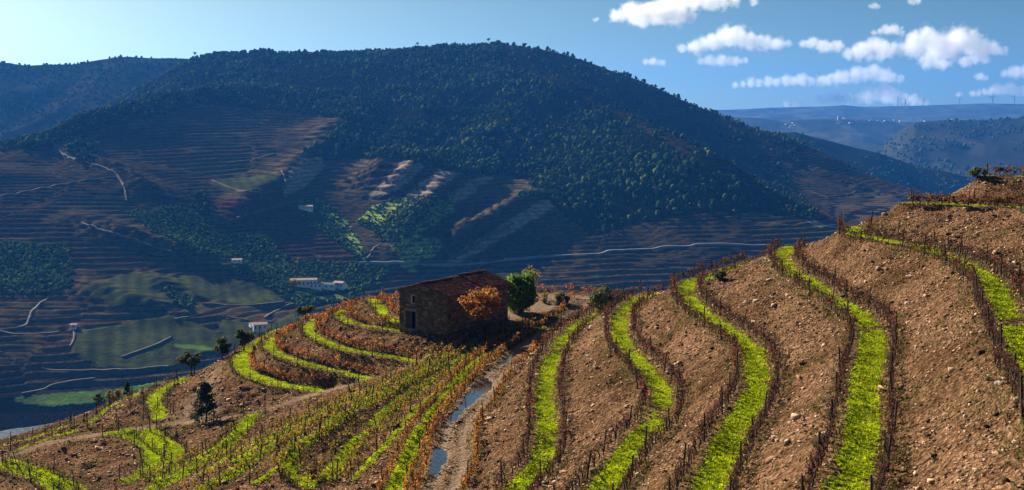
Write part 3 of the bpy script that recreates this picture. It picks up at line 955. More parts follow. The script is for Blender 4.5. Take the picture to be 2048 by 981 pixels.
hp = at_h(798.7, 652, 26.8)
HG = Vector((0.78, -0.626, 0)).normalized()
house = empty('stone_house', (hp[0], hp[1], CAMZ - 26.9), math.atan2(HG.y, HG.x))
tag(house, 'two-storey rubble stone farmhouse with tiled roof at the end of the spur', 'house')
HW, HL, EV, RD = 8.2, 12.2, 4.8, 5.95


def wall_with_holes(mb, w, h, holes, t, y0=0.0):      # wall in the xz plane, cut into boxes round its openings
    xs = sorted({0.0, w, *[v for hh_ in holes for v in hh_[:2]]})
    zs = sorted({-1.2, h, *[v for hh_ in holes for v in hh_[2:]]})
    for i in range(len(xs) - 1):
        for k in range(len(zs) - 1):
            cx_, cz_ = (xs[i] + xs[i + 1]) / 2, (zs[k] + zs[k + 1]) / 2
            if any(a < cx_ < b_ and c < cz_ < d for a, b_, c, d in holes):
                continue
            mb.box(xs[i], xs[i + 1], y0, y0 + t, zs[k], zs[k + 1])


holes = [(1.15, 2.95, 0.0, 2.25), (2.05, 2.75, 3.25, 4.35), (4.45, 5.15, 3.05, 4.05)]
mb = MB(); wall_with_holes(mb, HW, EV, holes, 0.55)
mb.add([(0, 0, EV), (HW, 0, EV), (HW / 2, 0, RD), (0, 0.55, EV), (HW, 0.55, EV), (HW / 2, 0.55, RD)], [(0, 1, 2), (5, 4, 3), (0, 2, 5, 3), (1, 4, 5, 2)])
wall = mb.build('gable_wall', M_masonry, house)
mb = MB()
mb.box(HW - 0.55, HW, 0.552, HL, -1.4, EV); sidew = mb.build('side_wall', M_masonry, house)
mb = MB(); mb.box(0, 0.55, 0.552, HL, -1.4, EV); mb.build('side_wall', M_masonry, house)
mb = MB(); mb.box(0.552, HW - 0.552, HL - 0.55, HL, -1.4, EV)
mb.add([(0, HL - .55, EV), (HW, HL - .55, EV), (HW / 2, HL - .55, RD), (0, HL, EV), (HW, HL, EV), (HW / 2, HL, RD)], [(0, 1, 2), (5, 4, 3), (0, 2, 5, 3), (1, 4, 5, 2)])
mb.build('gable_wall', M_masonry, house)
# proud stones of the gable and the shaded side, too small to tell apart singly
V = []; F = []; C = []


def block(p0, du, dv, dn):
    n0 = len(V)
    p0, du, dv, dn = map(np.array, (p0, du, dv, dn))
    ins = 0.12
    for a, c in ((0, 0), (1, 0), (1, 1), (0, 1)):
        V.append(p0 + du * a + dv * c - dn * 0.2)
    for a, c in ((ins, ins), (1 - ins, ins * 1.4), (1 - ins, 1 - ins), (ins * 1.3, 1 - ins)):
        V.append(p0 + du * a + dv * c + dn)
    for q in ((4, 5, 6, 7), (0, 1, 5, 4), (1, 2, 6, 5), (2, 3, 7, 6), (3, 0, 4, 7)):
        F.append([n0 + i for i in q])
    g = random.uniform(0.35, 1.05)
    base = random.choice([(0.19, 0.135, 0.09), (0.22, 0.15, 0.10), (0.16, 0.12, 0.095), (0.26, 0.20, 0.14)])
    C.extend([[v * g for v in base]] * 8)


z = -0.9
while z < RD - 0.3:
    hh_ = random.uniform(0.2, 0.36)
    x = 0.0
    while x < HW - 0.15:
        w_ = random.uniform(0.28, 0.75)
        w_ = min(w_, HW - x)
        zc = z + hh_ / 2; xc = x + w_ / 2
        lim = EV + (RD - EV) * (1 - abs(xc - HW / 2) / (HW / 2)) - 0.15
        if z + hh_ < lim + 0.1 and not any(a - 0.16 < x + w_ and x < b_ + 0.16 and c - 0.1 < z + hh_ and z < d + 0.2 for a, b_, c, d in holes):
            block((x + 0.01, 0.0, z + 0.01), (w_ - 0.03, 0, 0), (0, 0, hh_ - 0.03), (0, -random.uniform(0.03, 0.08), 0))
        x += w_
    z += hh_
me = mesh_np('wall_stones', np.array(V), np.array(F)); attr_c(me, 'col', np.array(C))
tag(link('wall_stones', me, M_block, wall), kind='stuff')
V = []; F = []; C = []
z = -1.2
while z < EV - 0.25:
    hh_ = random.uniform(0.22, 0.38); y = 0.3
    while y < HL - 0.2:
        w_ = min(random.uniform(0.3, 0.8), HL - y)
        if z + hh_ < EV - 0.05:
            block((HW, y + 0.01, z + 0.01), (0, w_ - 0.03, 0), (0, 0, hh_ - 0.03), (random.uniform(0.03, 0.08), 0, 0))
        y += w_
    z += hh_
me = mesh_np('wall_stones', np.array(V), np.array(F)); attr_c(me, 'col', np.array(C))
tag(link('wall_stones', me, M_block, sidew), kind='stuff')
# door, half of it open to the dark
mb = MB(); mb.box(1.17, 2.02, 0.30, 0.36, 0.0, 2.2)
door = mb.build('door', M_oldwood, house); door['label'] = 'weathered plank leaf of the ground floor door'
for k in range(5):
    mb = MB(); mb.box(1.18 + k * 0.168, 1.18 + k * 0.168 + 0.155, 0.27, 0.297, 0.02, 2.18); mb.build('plank', M_oldwood, door)
mb = MB(); mb.box(0.6, HW - 0.6, 0.9, 0.95, -0.2, EV - 0.1); mb.build('dark_sheet', M_dark, house)  # black sheet painted as the shade indoors, behind the open doorway
mb = MB(); mb.box(0.95, 3.15, -0.07, 0.4, 2.252, 2.62); mb.build('lintel', M_granite, house)
for xa in (0.95, 2.952):
    mb = MB(); mb.box(xa, xa + 0.198, -0.05, 0.4, 0.0, 2.25); mb.build('door_jamb', M_granite, house)
mb = MB(); mb.box(0.9, 3.2, -0.25, 0.5, -0.18, -0.002); mb.build('door_step', M_granite, house)
# windows
for i, (a, b_, c, d) in enumerate(holes[1:]):
    w = MB()
    t = 0.09
    for q in ((a, a + t, c, d), (b_ - t, b_, c, d), (a + t, b_ - t, c, c + t), (a + t, b_ - t, d - t, d)):
        w.box(q[0], q[1], 0.10, 0.18, q[2], q[3])
    wo = w.build('window', M_white if i == 0 else M_granite, house)
    g = MB()
    if i == 0:
        g.box(a + t, a + t + 0.16, 0.02, 0.06, c + t, d - t); g.build('shutter', M_white, wo)
        g = MB(); g.box(a + t, b_ - t, 0.15, 0.17, c + t, d - t); g.build('pane', M_dark, wo)
    else:
        g.box(a + t, b_ - t, 0.13, 0.17, c + t, d - t); g.build('shutter', M_oldwood, wo)
    g = MB(); g.box(a - 0.12, b_ + 0.12, -0.08, 0.3, c - 0.14, c - 0.002); g.build('sill', M_granite, wo)
    g = MB(); g.box(a - 0.16, b_ + 0.16, -0.05, 0.3, d + 0.002, d + 0.2); g.build('lintel', M_granite, wo)


def roof(y0, y1, lift, name):
    ov = 0.32
    mb = MB()
    sl = (RD - EV) / (HW / 2)
    for sd in (0, 1):
        xe = -ov if sd == 0 else HW + ov
        ze = EV - ov * sl + lift; zr = RD + lift
        V_ = [(xe, y0, ze), (HW / 2, y0, zr), (HW / 2, y1, zr), (xe, y1, ze)]
        V2 = [(x_, y_, z_ + 0.12) for x_, y_, z_ in V_]
        mb.add(V_ + V2, [(0, 1, 2, 3), (7, 6, 5, 4), (0, 4, 5, 1), (2, 6, 7, 3), (3, 7, 4, 0)])
    r = mb.build(name, M_oldwood, house)
    V = []; F = []; C = []
    pit = 0.30
    n = int((y1 - y0) / pit)
    L = math.hypot(HW / 2 + ov, (RD - EV) + ov * sl)
    nt_ = int(L / 0.38)
    for sd in (0, 1):
        sx = -1 if sd == 0 else 1
        for k in range(n):
            yc = y0 + (k + 0.5) * pit
            for j in range(nt_):
                s0 = j * L / nt_; s1 = s0 + L / nt_ + 0.05
                jit = random.uniform(-0.03, 0.03); sink = -0.06 * math.sin((yc - y0) * 0.55) + random.uniform(0, 0.02)
                n0 = len(V)
                for s_, up in ((s0, 0.0), (s1, 0.035)):
                    for a_ in np.linspace(0, math.pi, 5):
                        rr_ = 0.145
                        px_ = HW / 2 + sx * s_ * (HW / 2 + ov) / L
                        pz_ = RD + lift + 0.13 - s_ * ((RD - EV) + ov * sl) / L
                        V.append((px_, yc + jit - math.cos(a_) * rr_, pz_ + math.sin(a_) * 0.085 + up + sink))
                for q in range(4):
                    F.append((n0 + q, n0 + q + 1, n0 + 6 + q, n0 + 5 + q))
                g = random.uniform(0.25, 0.8)
                cc = random.choice([(0.16, 0.07, 0.05), (0.13, 0.065, 0.05), (0.20, 0.08, 0.055), (0.07, 0.05, 0.04)])
                C.extend([[v * g for v in cc]] * 10)
    me = mesh_np('roof_tiles', np.array(V), np.array(F)); attr_c(me, 'col', np.array(C))
    tag(link('roof_tiles', me, M_tile, r), kind='stuff')
    mb = MB()
    mb.tube([(HW / 2, y0 + i * (y1 - y0) / 6, RD + lift + 0.14 + 0.05 * math.sin(i * 1.9)) for i in range(7)], 0.15, 8)
    mb.build('ridge_tiles', simple_mat('ridge_tile', (0.19, 0.09, 0.06), var=0.4, scale=3), r)


roof(-0.25, 7.0, 0.0, 'roof')
roof(7.02, HL + 0.3, 0.22, 'rear_roof')


def h2w(x, y, z=0.0):
    q = Vector((hp[0], hp[1], CAMZ - 26.9)) + HG * x + Vector((-HG.y, HG.x, 0)) * y
    return np.array([q.x, q.y, q.z + z])


# ------------------------------------------------------------------ trees and shrubs
def leaves_np(centres, radii, n, size, palette, squash=1.0, seed=0, up=0.25):
    r = np.random.RandomState(seed)
    k = r.randint(0, len(centres), n)
    d = r.normal(size=(n, 3)); d /= np.linalg.norm(d, axis=1)[:, None]
    rad = radii[k] * (0.35 + 0.65 * r.rand(n) ** 0.5)
    P = centres[k] + d * rad[:, None] * np.array([1, 1, squash])
    nrm = d + r.normal(size=(n, 3)) * 0.7 + np.array([0, 0, up]); nrm /= np.linalg.norm(nrm, axis=1)[:, None]
    a = np.cross(nrm, r.normal(size=(n, 3))); a /= np.linalg.norm(a, axis=1)[:, None]
    b_ = np.cross(nrm, a)
    s = size * (0.6 + 0.8 * r.rand(n))[:, None]
    V = np.stack([P - a * s, P - b_ * s * 0.6, P + a * s, P + b_ * s * 0.6], 1).reshape(-1, 3)
    F = np.arange(4 * n).reshape(n, 4)
    pal = np.array(palette)
    c = pal[r.randint(0, len(pal), n)] * (0.6 + 0.8 * r.rand(n))[:, None]
    return V, F, np.repeat(c, 4, 0)


def crown_centres(rx, rz, zc, k, seed, shape='round'):
    r = np.random.RandomState(seed)
    C = []
    while len(C) < k:
        p = r.uniform(-1, 1, 3)
        q = np.linalg.norm(p)
        if q > 1 or q < 0.25: continue
        C.append(p * np.array([rx, rx, rz]) * 0.82 + np.array([0, 0, zc]))
    C = np.array(C)
    return C, np.full(k, 1.0) * rx * r.uniform(0.22, 0.42, k)


def tree(name, label, base, h, rx, palette, n=1500, size=0.16, trunk_r=0.14, crown_lo=0.3, seed=1, cat='tree', stems=1, k=16, group=None):
    t = empty(name, tuple(base))
    rz = h * (1 - crown_lo) / 2; zc = h - rz
    C, R = crown_centres(rx, rz, zc, k, seed)
    r = random.Random(seed)
    mb = MB()
    for s in range(stems):
        off = Vector((r.uniform(-.2, .2), r.uniform(-.2, .2), 0)) * (stems > 1)
        top = Vector((r.uniform(-.3, .3) * rx, r.uniform(-.3, .3) * rx, zc * 0.95))
        mid = Vector((r.uniform(-.15, .15) * rx, r.uniform(-.15, .15) * rx, zc * 0.5))
        mb.tube([off + Vector((0, 0, -0.3)), off * 1.2 + mid * 0.5, mid + off, top], [trunk_r * 1.3, trunk_r, trunk_r * 0.8, trunk_r * 0.35], 7)
    mb.build('trunk', M_bark, t, True)
    for i in range(min(7, k)):
        mb = MB()
        c = Vector(C[i]); s0 = Vector((0, 0, max(0.2, zc * 0.55 + r.uniform(-.3, .2) * rz)))
        mb.tube([s0, s0.lerp(c, 0.5) + Vector((0, 0, 0.1 * h)) * 0.5, c], [trunk_r * 0.5, trunk_r * 0.32, trunk_r * 0.12], 5)
        mb.build('limb', M_bark, t, True)
    V, F, c = leaves_np(C, R, n, size, palette, 0.85, seed)
    me = mesh_np('crown', V, F); attr_c(me, 'col', c)
    link('crown', me, M_leaf, t)
    return tag(t, label, cat, group)


OLIVEG = [(0.05, 0.065, 0.015), (0.075, 0.085, 0.02), (0.11, 0.11, 0.025), (0.035, 0.045, 0.012)]
GREEN = [(0.09, 0.18, 0.012), (0.13, 0.23, 0.015), (0.05, 0.11, 0.01), (0.20, 0.28, 0.02)]
ORANGE = [(0.42, 0.16, 0.02), (0.5, 0.24, 0.03), (0.33, 0.10, 0.02), (0.24, 0.14, 0.03), (0.20, 0.07, 0.02)]
YELLOW = [(0.30, 0.20, 0.04), (0.22, 0.14, 0.04), (0.16, 0.15, 0.03)]
SAGE = [(0.08, 0.10, 0.03), (0.13, 0.13, 0.04), (0.17, 0.15, 0.05), (0.05, 0.07, 0.02)]
DARKG = [(0.022, 0.035, 0.012), (0.035, 0.05, 0.015), (0.05, 0.06, 0.02)]


def ground_px(x, y):
    return hit_surface([x], [y], fgz, 40, 195, 0.25)[0]


b0 = at_d(1039, 625, 149.0)
tree('evergreen_tree', 'dense round dark green tree standing behind the stone house', b0 + np.array([0, 0, -0.1]), 5.9, 3.0, GREEN, 9000, 0.22, 0.2, 0.0, 3, k=60)
b1 = at_h(1058, 598, 26.9)
tree('autumn_tree', 'thin yellow-brown autumn tree showing behind the round green tree', b1, 5.0, 2.1, YELLOW, 650, 0.13, 0.1, 0.25, 5)
bv = at_d(962, 660, 133.0)
tree('autumn_tree', 'spreading small tree with orange leaves beside the shaded wall of the house', (bv[0], bv[1], float(fgz(bv[0], bv[1]))), CAMZ - 20.6 - float(fgz(bv[0], bv[1])), 2.9, ORANGE, 2600, 0.17, 0.12, 0.42, 7, k=24)
for (x, y, h, rx, pal, n, lab, sd, nm, cat) in [
    (1121, 611, 1.9, 1.35, SAGE, 1100, 'rounded grey-green shrub on the pale dirt beside the round tree', 11, 'shrub', 'shrub'),
    (1207, 617, 2.6, 2.6, SAGE, 1900, 'wide yellowish-green shrub where the puddled track reaches the level ground', 13, 'shrub', 'shrub'),
    (1088, 607, 2.0, 0.7, YELLOW, 120, 'thin nearly leafless bush between the round tree and the grey-green shrub', 17, 'shrub', 'shrub'),
    (1441, 562, 1.2, 0.6, SAGE, 350, 'small upright green bush on the crest of the third grass terrace', 19, 'shrub', 'shrub'),
    (1955, 362, 1.7, 0.95, SAGE, 420, 'pale green bush on the skyline left of the topmost vine row', 23, 'shrub', 'shrub'),
    (383, 752, 3.6, 1.75, OLIVEG, 1900, 'broad olive tree at the head of the dirt path, its shadow on the path', 29, 'olive_tree', 'tree'),
    (447, 720, 3.4, 1.35, OLIVEG, 1500, 'tall narrow olive tree on the edge of the spur, middle of three', 31, 'olive_tree', 'tree'),
    (487, 703, 3.2, 1.55, OLIVEG, 1500, 'olive tree just left of the lowest curved terrace below the house', 37, 'olive_tree', 'tree'),
    (611, 636, 2.4, 1.8, OLIVEG, 1500, 'olive tree rising behind the red vine row left of the house', 41, 'olive_tree', 'tree'),
    (229, 800, 2.2, 1.6, YELLOW, 900, 'brownish autumn bush on the left skyline of the slope', 43, 'shrub', 'shrub'),
    (197, 808, 2.0, 1.0, OLIVEG, 500, 'dark small bush left of the brownish autumn bush', 47, 'shrub', 'shrub'),
]:
    g = ground_px(x, y)
    tree(nm, lab, g + np.array([0, 0, -0.08]), h, rx, pal, int(n * 1.3), 0.15, 0.10 if h > 2.1 else 0.05, 0.28 if cat == 'tree' else 0.0, sd, cat, 1 if cat == 'tree' else 3)


def conifer(label, base, h, rx, seed, n=1500):
    t = empty('conifer_tree', tuple(base)); r = np.random.RandomState(seed)
    mb = MB(); mb.tube([(0, 0, -0.3), (0.03, 0, h * 0.5), (0, 0, h * 0.97)], [0.12, 0.08, 0.02], 7); mb.build('trunk', M_bark, t, True)
    C = []; R = []
    for i in range(46):
        z = 0.16 + 0.82 * (i / 46) ** 0.9
        rr = rx * (1 - z) ** 0.75 * r.uniform(0.55, 1.0); a = r.uniform(0, 6.28)
        C.append((math.cos(a) * rr * 0.75, math.sin(a) * rr * 0.75, z * h - 0.12 * rr)); R.append(0.16 * rx + 0.22 * rr)
    V, F, c = leaves_np(np.array(C), np.array(R), n, 0.13, DARKG, 0.55, seed, 0.1)
    me = mesh_np('crown', V, F); attr_c(me, 'col', c); link('crown', me, M_leaf, t)
    return tag(t, label, 'tree')


conifer('dark conical tree standing alone beside the dirt path below the spur', ground_px(413, 846), 4.8, 2.5, 3, 3600)
conifer('small dark conifer on the left skyline beside the brownish bush', ground_px(255, 793), 2.2, 0.8, 5, 700)

# ------------------------------------------------------------------ vines and posts
BENCH_TEXT = {
    'A': 'first terrace right of puddled track', 'B': 'second terrace right of puddled track', 'C': 'third terrace right of puddled track',
    'D': 'fourth terrace right of puddled track', 'E': 'terrace at the right border', 'F': 'upper terrace under the hilltop', 'G': 'hilltop at the right border',
    'T': 'puddled track', 'M1': 'green strip next to puddled track', 'M2': 'right lane of grassy hairpin', 'M2b': 'left lane of grassy hairpin',
    'M3': 'long green strip left of hairpin', 'M4': 'short strip right of conical tree', 'L1': 'outer S-shaped lane at lower left', 'L2': 'inner S-shaped lane at lower left',
    'L3': 'curved lane under broad olive tree', 'L4': 'lane in the lower left corner', 'L5': 'dull lane near lower left corner',
    'I': 'topmost curved terrace beside house', 'II': 'curved terrace in front of house', 'III': 'second curved terrace below house', 'IV': 'third curved terrace below house',
    'V': 'lowest curved terrace below house', 'S': 'skyline left of the house', 'R': 'far rim right of round tree', 'W': 'left slope above farm path', 'N': 'small rows left of hairpin',
}
STYLE = {**{k: 'bare' for k in 'ABCDE'}, 'F': 'rust', 'G': 'rust', 'T': 'orange', 'M1': 'orange', 'M2': 'mixed', 'M2b': 'mixed', 'M3': 'mixed', 'M4': 'dark', 'L1': 'dark', 'L2': 'dark', 'L3': 'dark', 'L4': 'dark', 'L5': 'dark',
         'I': 'red', 'II': 'red', 'III': 'red', 'IV': 'red', 'V': 'red', 'S': 'red', 'R': 'red', 'W': 'dark', 'N': 'mixed'}
STYLE_TEXT = {'bare': 'bare grapevine', 'rust': 'rusty grapevine', 'orange': 'orange-leaved grapevine', 'mixed': 'yellowing grapevine', 'dark': 'dark grapevine', 'red': 'red-leaved grapevine'}
EDGE_TEXT = {-1: 'left', 1: 'right'}
rows = []                                             # (key, side, polyline of xy)
for k, P in bench_line.items():
    if k in ('P',): continue
    d = np.gradient(P[:, :2], axis=0); d /= np.linalg.norm(d, axis=1)[:, None] + 1e-9
    nr = np.stack([d[:, 1], -d[:, 0]], -1)
    off = {'T': 2.0, 'M1': 1.0, 'M2': 1.1, 'M2b': 1.1, 'M3': 1.05, 'G': 0.9}.get(k, BEN[k][4] / 2 - 0.05)
    for sd in (-1, 1):
        if k in ('L5', 'G') and sd == -1: continue
        rows.append((k, sd, P[:, :2] + nr * off * sd))


def px_row(key, pts, h):
    a = np.array(pts, float)
    rows.append((key, 0, resample(spline(at_h(a[:, 0], a[:, 1], np.full(len(a), h))[:, :2]), 0.15)))


px_row('S', [(560, 655), (600, 636), (650, 618), (700, 604), (760, 590), (800, 583)], 28.8)
px_row('S', [(640, 640), (690, 618), (740, 601), (800, 588)], 27.6)
px_row('S', [(755, 607), (775, 600), (800, 598)], 27.0)
px_row('R', [(1065, 587), (1120, 588), (1190, 590), (1235, 590)], 27.2)
for q in range(4):
    px_row('W', [(120 + 55 * q, 872 - 6 * q), (165 + 55 * q, 838 - 8 * q), (215 + 45 * q, 805 - 8 * q)], 38.2 - 0.4 * q)
for q in range(2):
    px_row('W', [(-10, 905 - 12 * q), (60, 880 - 13 * q), (140, 858 - 18 * q)], 39.0 + 0.3 * q)

for k_, xy in thin_rows:
    rows.append((k_, 0, xy))


def vine_wood(seed, simple=False):
    r = random.Random(seed); mb = MB()
    h = r.uniform(0.45, 0.65)
    p = [(0, 0, -0.1), (r.uniform(-.08, .08), r.uniform(-.06, .06), h * 0.5), (r.uniform(-.1, .1), r.uniform(-.08, .08), h)]
    mb.tube(p, [0.06, 0.05, 0.045], 3 if simple else 5, not simple)
    for s in (-1, 1):
        e = (p[2][0] + s * r.uniform(0.35, 0.6), p[2][1] + r.uniform(-.1, .1), h + r.uniform(0.1, 0.3))
        mb.tube([p[2], ((p[2][0] + e[0]) / 2, p[2][1], h + 0.05), e], [0.04, 0.03, 0.02], 3 if simple else 4, False)
        for c in range(2 if simple else 4):
            t = r.uniform(0.1, 1.0)
            q = (p[2][0] + (e[0] - p[2][0]) * t, p[2][1], h + 0.1 * t)
            mb.tube([q, (q[0] + r.uniform(-.15, .15), q[1] + r.uniform(-.12, .12), q[2] + r.uniform(0.2, 0.35)), (q[0] + r.uniform(-.3, .3), q[1] + r.uniform(-.25, .25), q[2] + r.uniform(0.3, 0.6))], [0.019, 0.014, 0.008] if not simple else [0.024, 0.018, 0.010], 3, False)
    return mb.mesh('vine_wood')


RUST = [(0.14, 0.05, 0.025), (0.20, 0.08, 0.03), (0.09, 0.035, 0.02), (0.26, 0.12, 0.03)]
BARE = [(0.06, 0.025, 0.016), (0.10, 0.035, 0.02), (0.17, 0.045, 0.022), (0.045, 0.03, 0.014)]
REDL = [(0.36, 0.09, 0.02), (0.45, 0.16, 0.02), (0.28, 0.045, 0.02), (0.20, 0.06, 0.02), (0.38, 0.22, 0.03)]
MIXL = [(0.34, 0.17, 0.03), (0.24, 0.20, 0.03), (0.16, 0.18, 0.02), (0.30, 0.10, 0.02)]
DRKL = [(0.08, 0.07, 0.02), (0.13, 0.06, 0.025), (0.10, 0.09, 0.02)]
LEAFN = {'bare': (22, BARE), 'rust': (80, RUST), 'orange': (38, ORANGE), 'mixed': (24, MIXL), 'dark': (14, DRKL), 'red': (56, REDL)}


def vine_leaves(style, seed, few=1.0, size=0.085):
    n, pal = LEAFN[style]
    n = max(3, int(n * few)); r = np.random.RandomState(seed)
    C = np.stack([r.uniform(-.55, .55, 9), r.normal(0, .12, 9), r.uniform(0.55, 1.3, 9)], -1)
    if style in ('orange', 'red', 'rust'):
        C[:5, 2] = r.uniform(0.35, 1.0, 5)
    V, F, c = leaves_np(C, np.full(9, 0.24), n, size, pal, 1.0, seed)
    return V, F, c


woods = [vine_wood(s) for s in range(6)]
wood_np = []
for w_ in [vine_wood(s, True) for s in range(6)]:
    v = np.empty(len(w_.vertices) * 3, np.float32); w_.vertices.foreach_get('co', v)
    w_.calc_loop_triangles()
    tr = np.empty(len(w_.loop_triangles) * 3, np.int32); w_.loop_triangles.foreach_get('vertices', tr)
    wood_np.append((v.reshape(-1, 3), tr.reshape(-1, 3)))
    bpy.data.meshes.remove(w_)
for w_ in woods:
    w_.materials.append(M_vinewood)
leafm = {}
for st in LEAFN:
    leafm[st] = []
    for s in range(5):
        V, F, c = vine_leaves(st, 100 + s)
        me = mesh_np('vine_leaves', V, F); attr_c(me, 'col', c); me.materials.append(M_leaf)
        leafm[st].append(me)

vines = []                                            # x, y, angle, key, side
posts = []
for key, sd, P in rows:
    if len(P) < 4: continue
    r = np.random.RandomState(len(vines) + 5)
    Q = resample(P, 0.75 if key in ('F', 'G', 'S', 'R', 'A', 'B', 'C', 'D', 'E') else 0.85)
    d = np.gradient(Q, axis=0)
    for i in range(len(Q)):
        if r.rand() < 0.07: continue
        x, y = Q[i] + r.normal(0, 0.07, 2)
        if fgv(dirt, x, y) > 0.75 and key in ('I', 'II', 'III', 'IV', 'V', 'L1', 'L2', 'L3', 'M3', 'M4'): continue
        vines.append((x, y, math.atan2(d[i, 1], d[i, 0]) + r.normal(0, 0.1), key, sd))
    Q = resample(P, 5.6)
    for q in Q + r.normal(0, 0.1, Q.shape):
        if fgv(dirt, *q) > 0.75 and key not in 'T': continue
        posts.append((q[0], q[1], key, sd))
vx = np.array([v[0] for v in vines]); vy = np.array([v[1] for v in vines]); vz = fgz(vx, vy)
vin = seen(vx, vy, vz, 0.8)
inside = (vx > X0 + 1) & (vx < X1 - 1) & (vy > Y0 + 1) & (vy < Y1 - 1)
order = np.argsort(np.where(vin, np.hypot(vx, vy), 1e9))
pick = set(order[:min(300, int(vin.sum()))].tolist())


row_count = {}


def style_of(key, sd):                                # the outer rows of the spur are low and almost bare
    return 'dark' if key in ('I', 'II', 'III', 'IV', 'V') and sd == 1 else STYLE[key]


def ordinal(n):
    return f'{n}' + ('th' if 10 <= n % 100 <= 20 else {1: 'st', 2: 'nd', 3: 'rd'}.get(n % 10, 'th'))


def row_label(key, sd, what):                         # which one: its place along its row, counted from the viewer
    k = (what, key, sd)
    row_count[k] = row_count.get(k, 0) + 1
    nth = ordinal(row_count[k]) + ' from near end'
    if key in ('S', 'R', 'W', 'G', 'N'):
        return f'{what}, {nth}, {BENCH_TEXT[key]}', f'{what}s, {BENCH_TEXT[key]}'
    return f'{what}, {nth}, {EDGE_TEXT[sd]} edge of {BENCH_TEXT[key]}', f'{what}s, {EDGE_TEXT[sd]} edge of {BENCH_TEXT[key]}'


for i in [int(q) for q in order if int(q) in pick]:
    x, y, a, key, sd = vines[i]
    st = style_of(key, sd)
    t = empty('grapevine', (x, y, vz[i] - 0.02), a)
    s = rng.uniform(0.75, 1.05) * (1.0 if st != 'dark' else 0.85)
    t.scale = (s, s, s * rng.uniform(0.9, 1.15))
    lab, grp = row_label(key, sd, STYLE_TEXT[st])
    tag(t, lab, 'grapevine', grp)
    o = bpy.data.objects.new('trunk', woods[i % 6]); COL.objects.link(o); o.parent = t
    o = bpy.data.objects.new('leaves', leafm[st][(i // 6) % 5]); COL.objects.link(o); o.parent = t

# the rest of the vines, farther off
Vw, Fw, Vl, Fl, Cl = [], [], [], [], []
nw = nl = 0
for i, (x, y, a, key, sd) in enumerate(vines):
    if i in pick or not inside[i]: continue
    if not vin[i] and rng.rand() < 0.5: continue
    ca, sa = math.cos(a), math.sin(a); R_ = np.array([[ca, -sa, 0], [sa, ca, 0], [0, 0, 1]]).T
    s = rng.uniform(0.75, 1.0) * (0.75 if style_of(key, sd) == 'dark' else 1.0)
    v, tr = wood_np[i % 6]
    Vw.append(v @ R_ * s + np.array([x, y, vz[i]])); Fw.append(tr + nw); nw += len(v)
    lv, lf, lc = vine_leaves(style_of(key, sd), i % 40, 0.9, 0.12)
    Vl.append(lv @ R_ * s + np.array([x, y, vz[i]])); Fl.append(np.vstack([lf[:, :3], lf[:, [0, 2, 3]]]) + nl); nl += len(lv); Cl.append(lc * rng.uniform(0.7, 1.25))
Vw, Fw, Vl, Fl, Cl = map(np.vstack, (Vw, Fw, Vl, Fl, Cl))
me = mesh_np('distant_vines', np.vstack([Vw, Vl]), np.vstack([Fw, Fl + len(Vw)]))
attr_c(me, 'col', np.vstack([np.tile([0.045, 0.028, 0.02], (len(Vw), 1)), Cl]))
me.materials.append(M_vinewood); me.materials.append(M_leaf)
mi = np.zeros(len(Fw) + len(Fl), np.int32); mi[len(Fw):] = 1
me.polygons.foreach_set('material_index', mi)
tag(link('distant_vines', me), 'rows of red, orange and bare grapevines farther off on the terraces', 'grapevines', kind='stuff')

# posts
def post_mesh(seed):
    r = random.Random(seed); mb = MB()
    l = (r.uniform(-.08, .08), r.uniform(-.06, .06))
    mb.tube([(0, 0, -0.3), (l[0] * .5, l[1] * .5, 0.8), (l[0], l[1], r.uniform(1.5, 1.9))], [0.06, 0.055, 0.05], 6)
    me = mb.mesh('post'); me.materials.append(M_post)
    return me


pmesh = [post_mesh(s) for s in range(5)]
pxx = np.array([q[0] for q in posts]); pyy = np.array([q[1] for q in posts]); pz = fgz(pxx, pyy)
pin_ = seen(pxx, pyy, pz, 1.2)
order = [i for i in np.argsort(np.hypot(pxx, pyy)) if pin_[i]]
for n_, i in enumerate(order[:300]):
    x, y, key, sd = posts[i]
    o = bpy.data.objects.new('vine_post', pmesh[i % 5]); COL.objects.link(o)
    o.location = (x, y, pz[i]); o.rotation_euler = (rng.normal(0, 0.06), rng.normal(0, 0.06), rng.uniform(0, 6.28))
    lab, grp = row_label(key, sd, 'wooden post')
    tag(o, lab, 'post', grp)

pv_ = np.empty(len(pmesh[0].vertices) * 3, np.float32); pmesh[0].vertices.foreach_get('co', pv_); pv_ = pv_.reshape(-1, 3)
pmesh[0].calc_loop_triangles()
pt_ = np.empty(len(pmesh[0].loop_triangles) * 3, np.int32); pmesh[0].loop_triangles.foreach_get('vertices', pt_); pt_ = pt_.reshape(-1, 3)
rest = order[300:]
if rest:
    V = np.vstack([pv_ * np.array([1, 1, rng.uniform(0.85, 1.1)]) + np.array([posts[i][0], posts[i][1], pz[i]]) for i in rest])
    F = np.vstack([pt_ + len(pv_) * k for k in range(len(rest))])
    tag(link('distant_posts', mesh_np('distant_posts', V, F), M_post), 'thin vine posts farther off along the terraces', 'posts', kind='stuff')

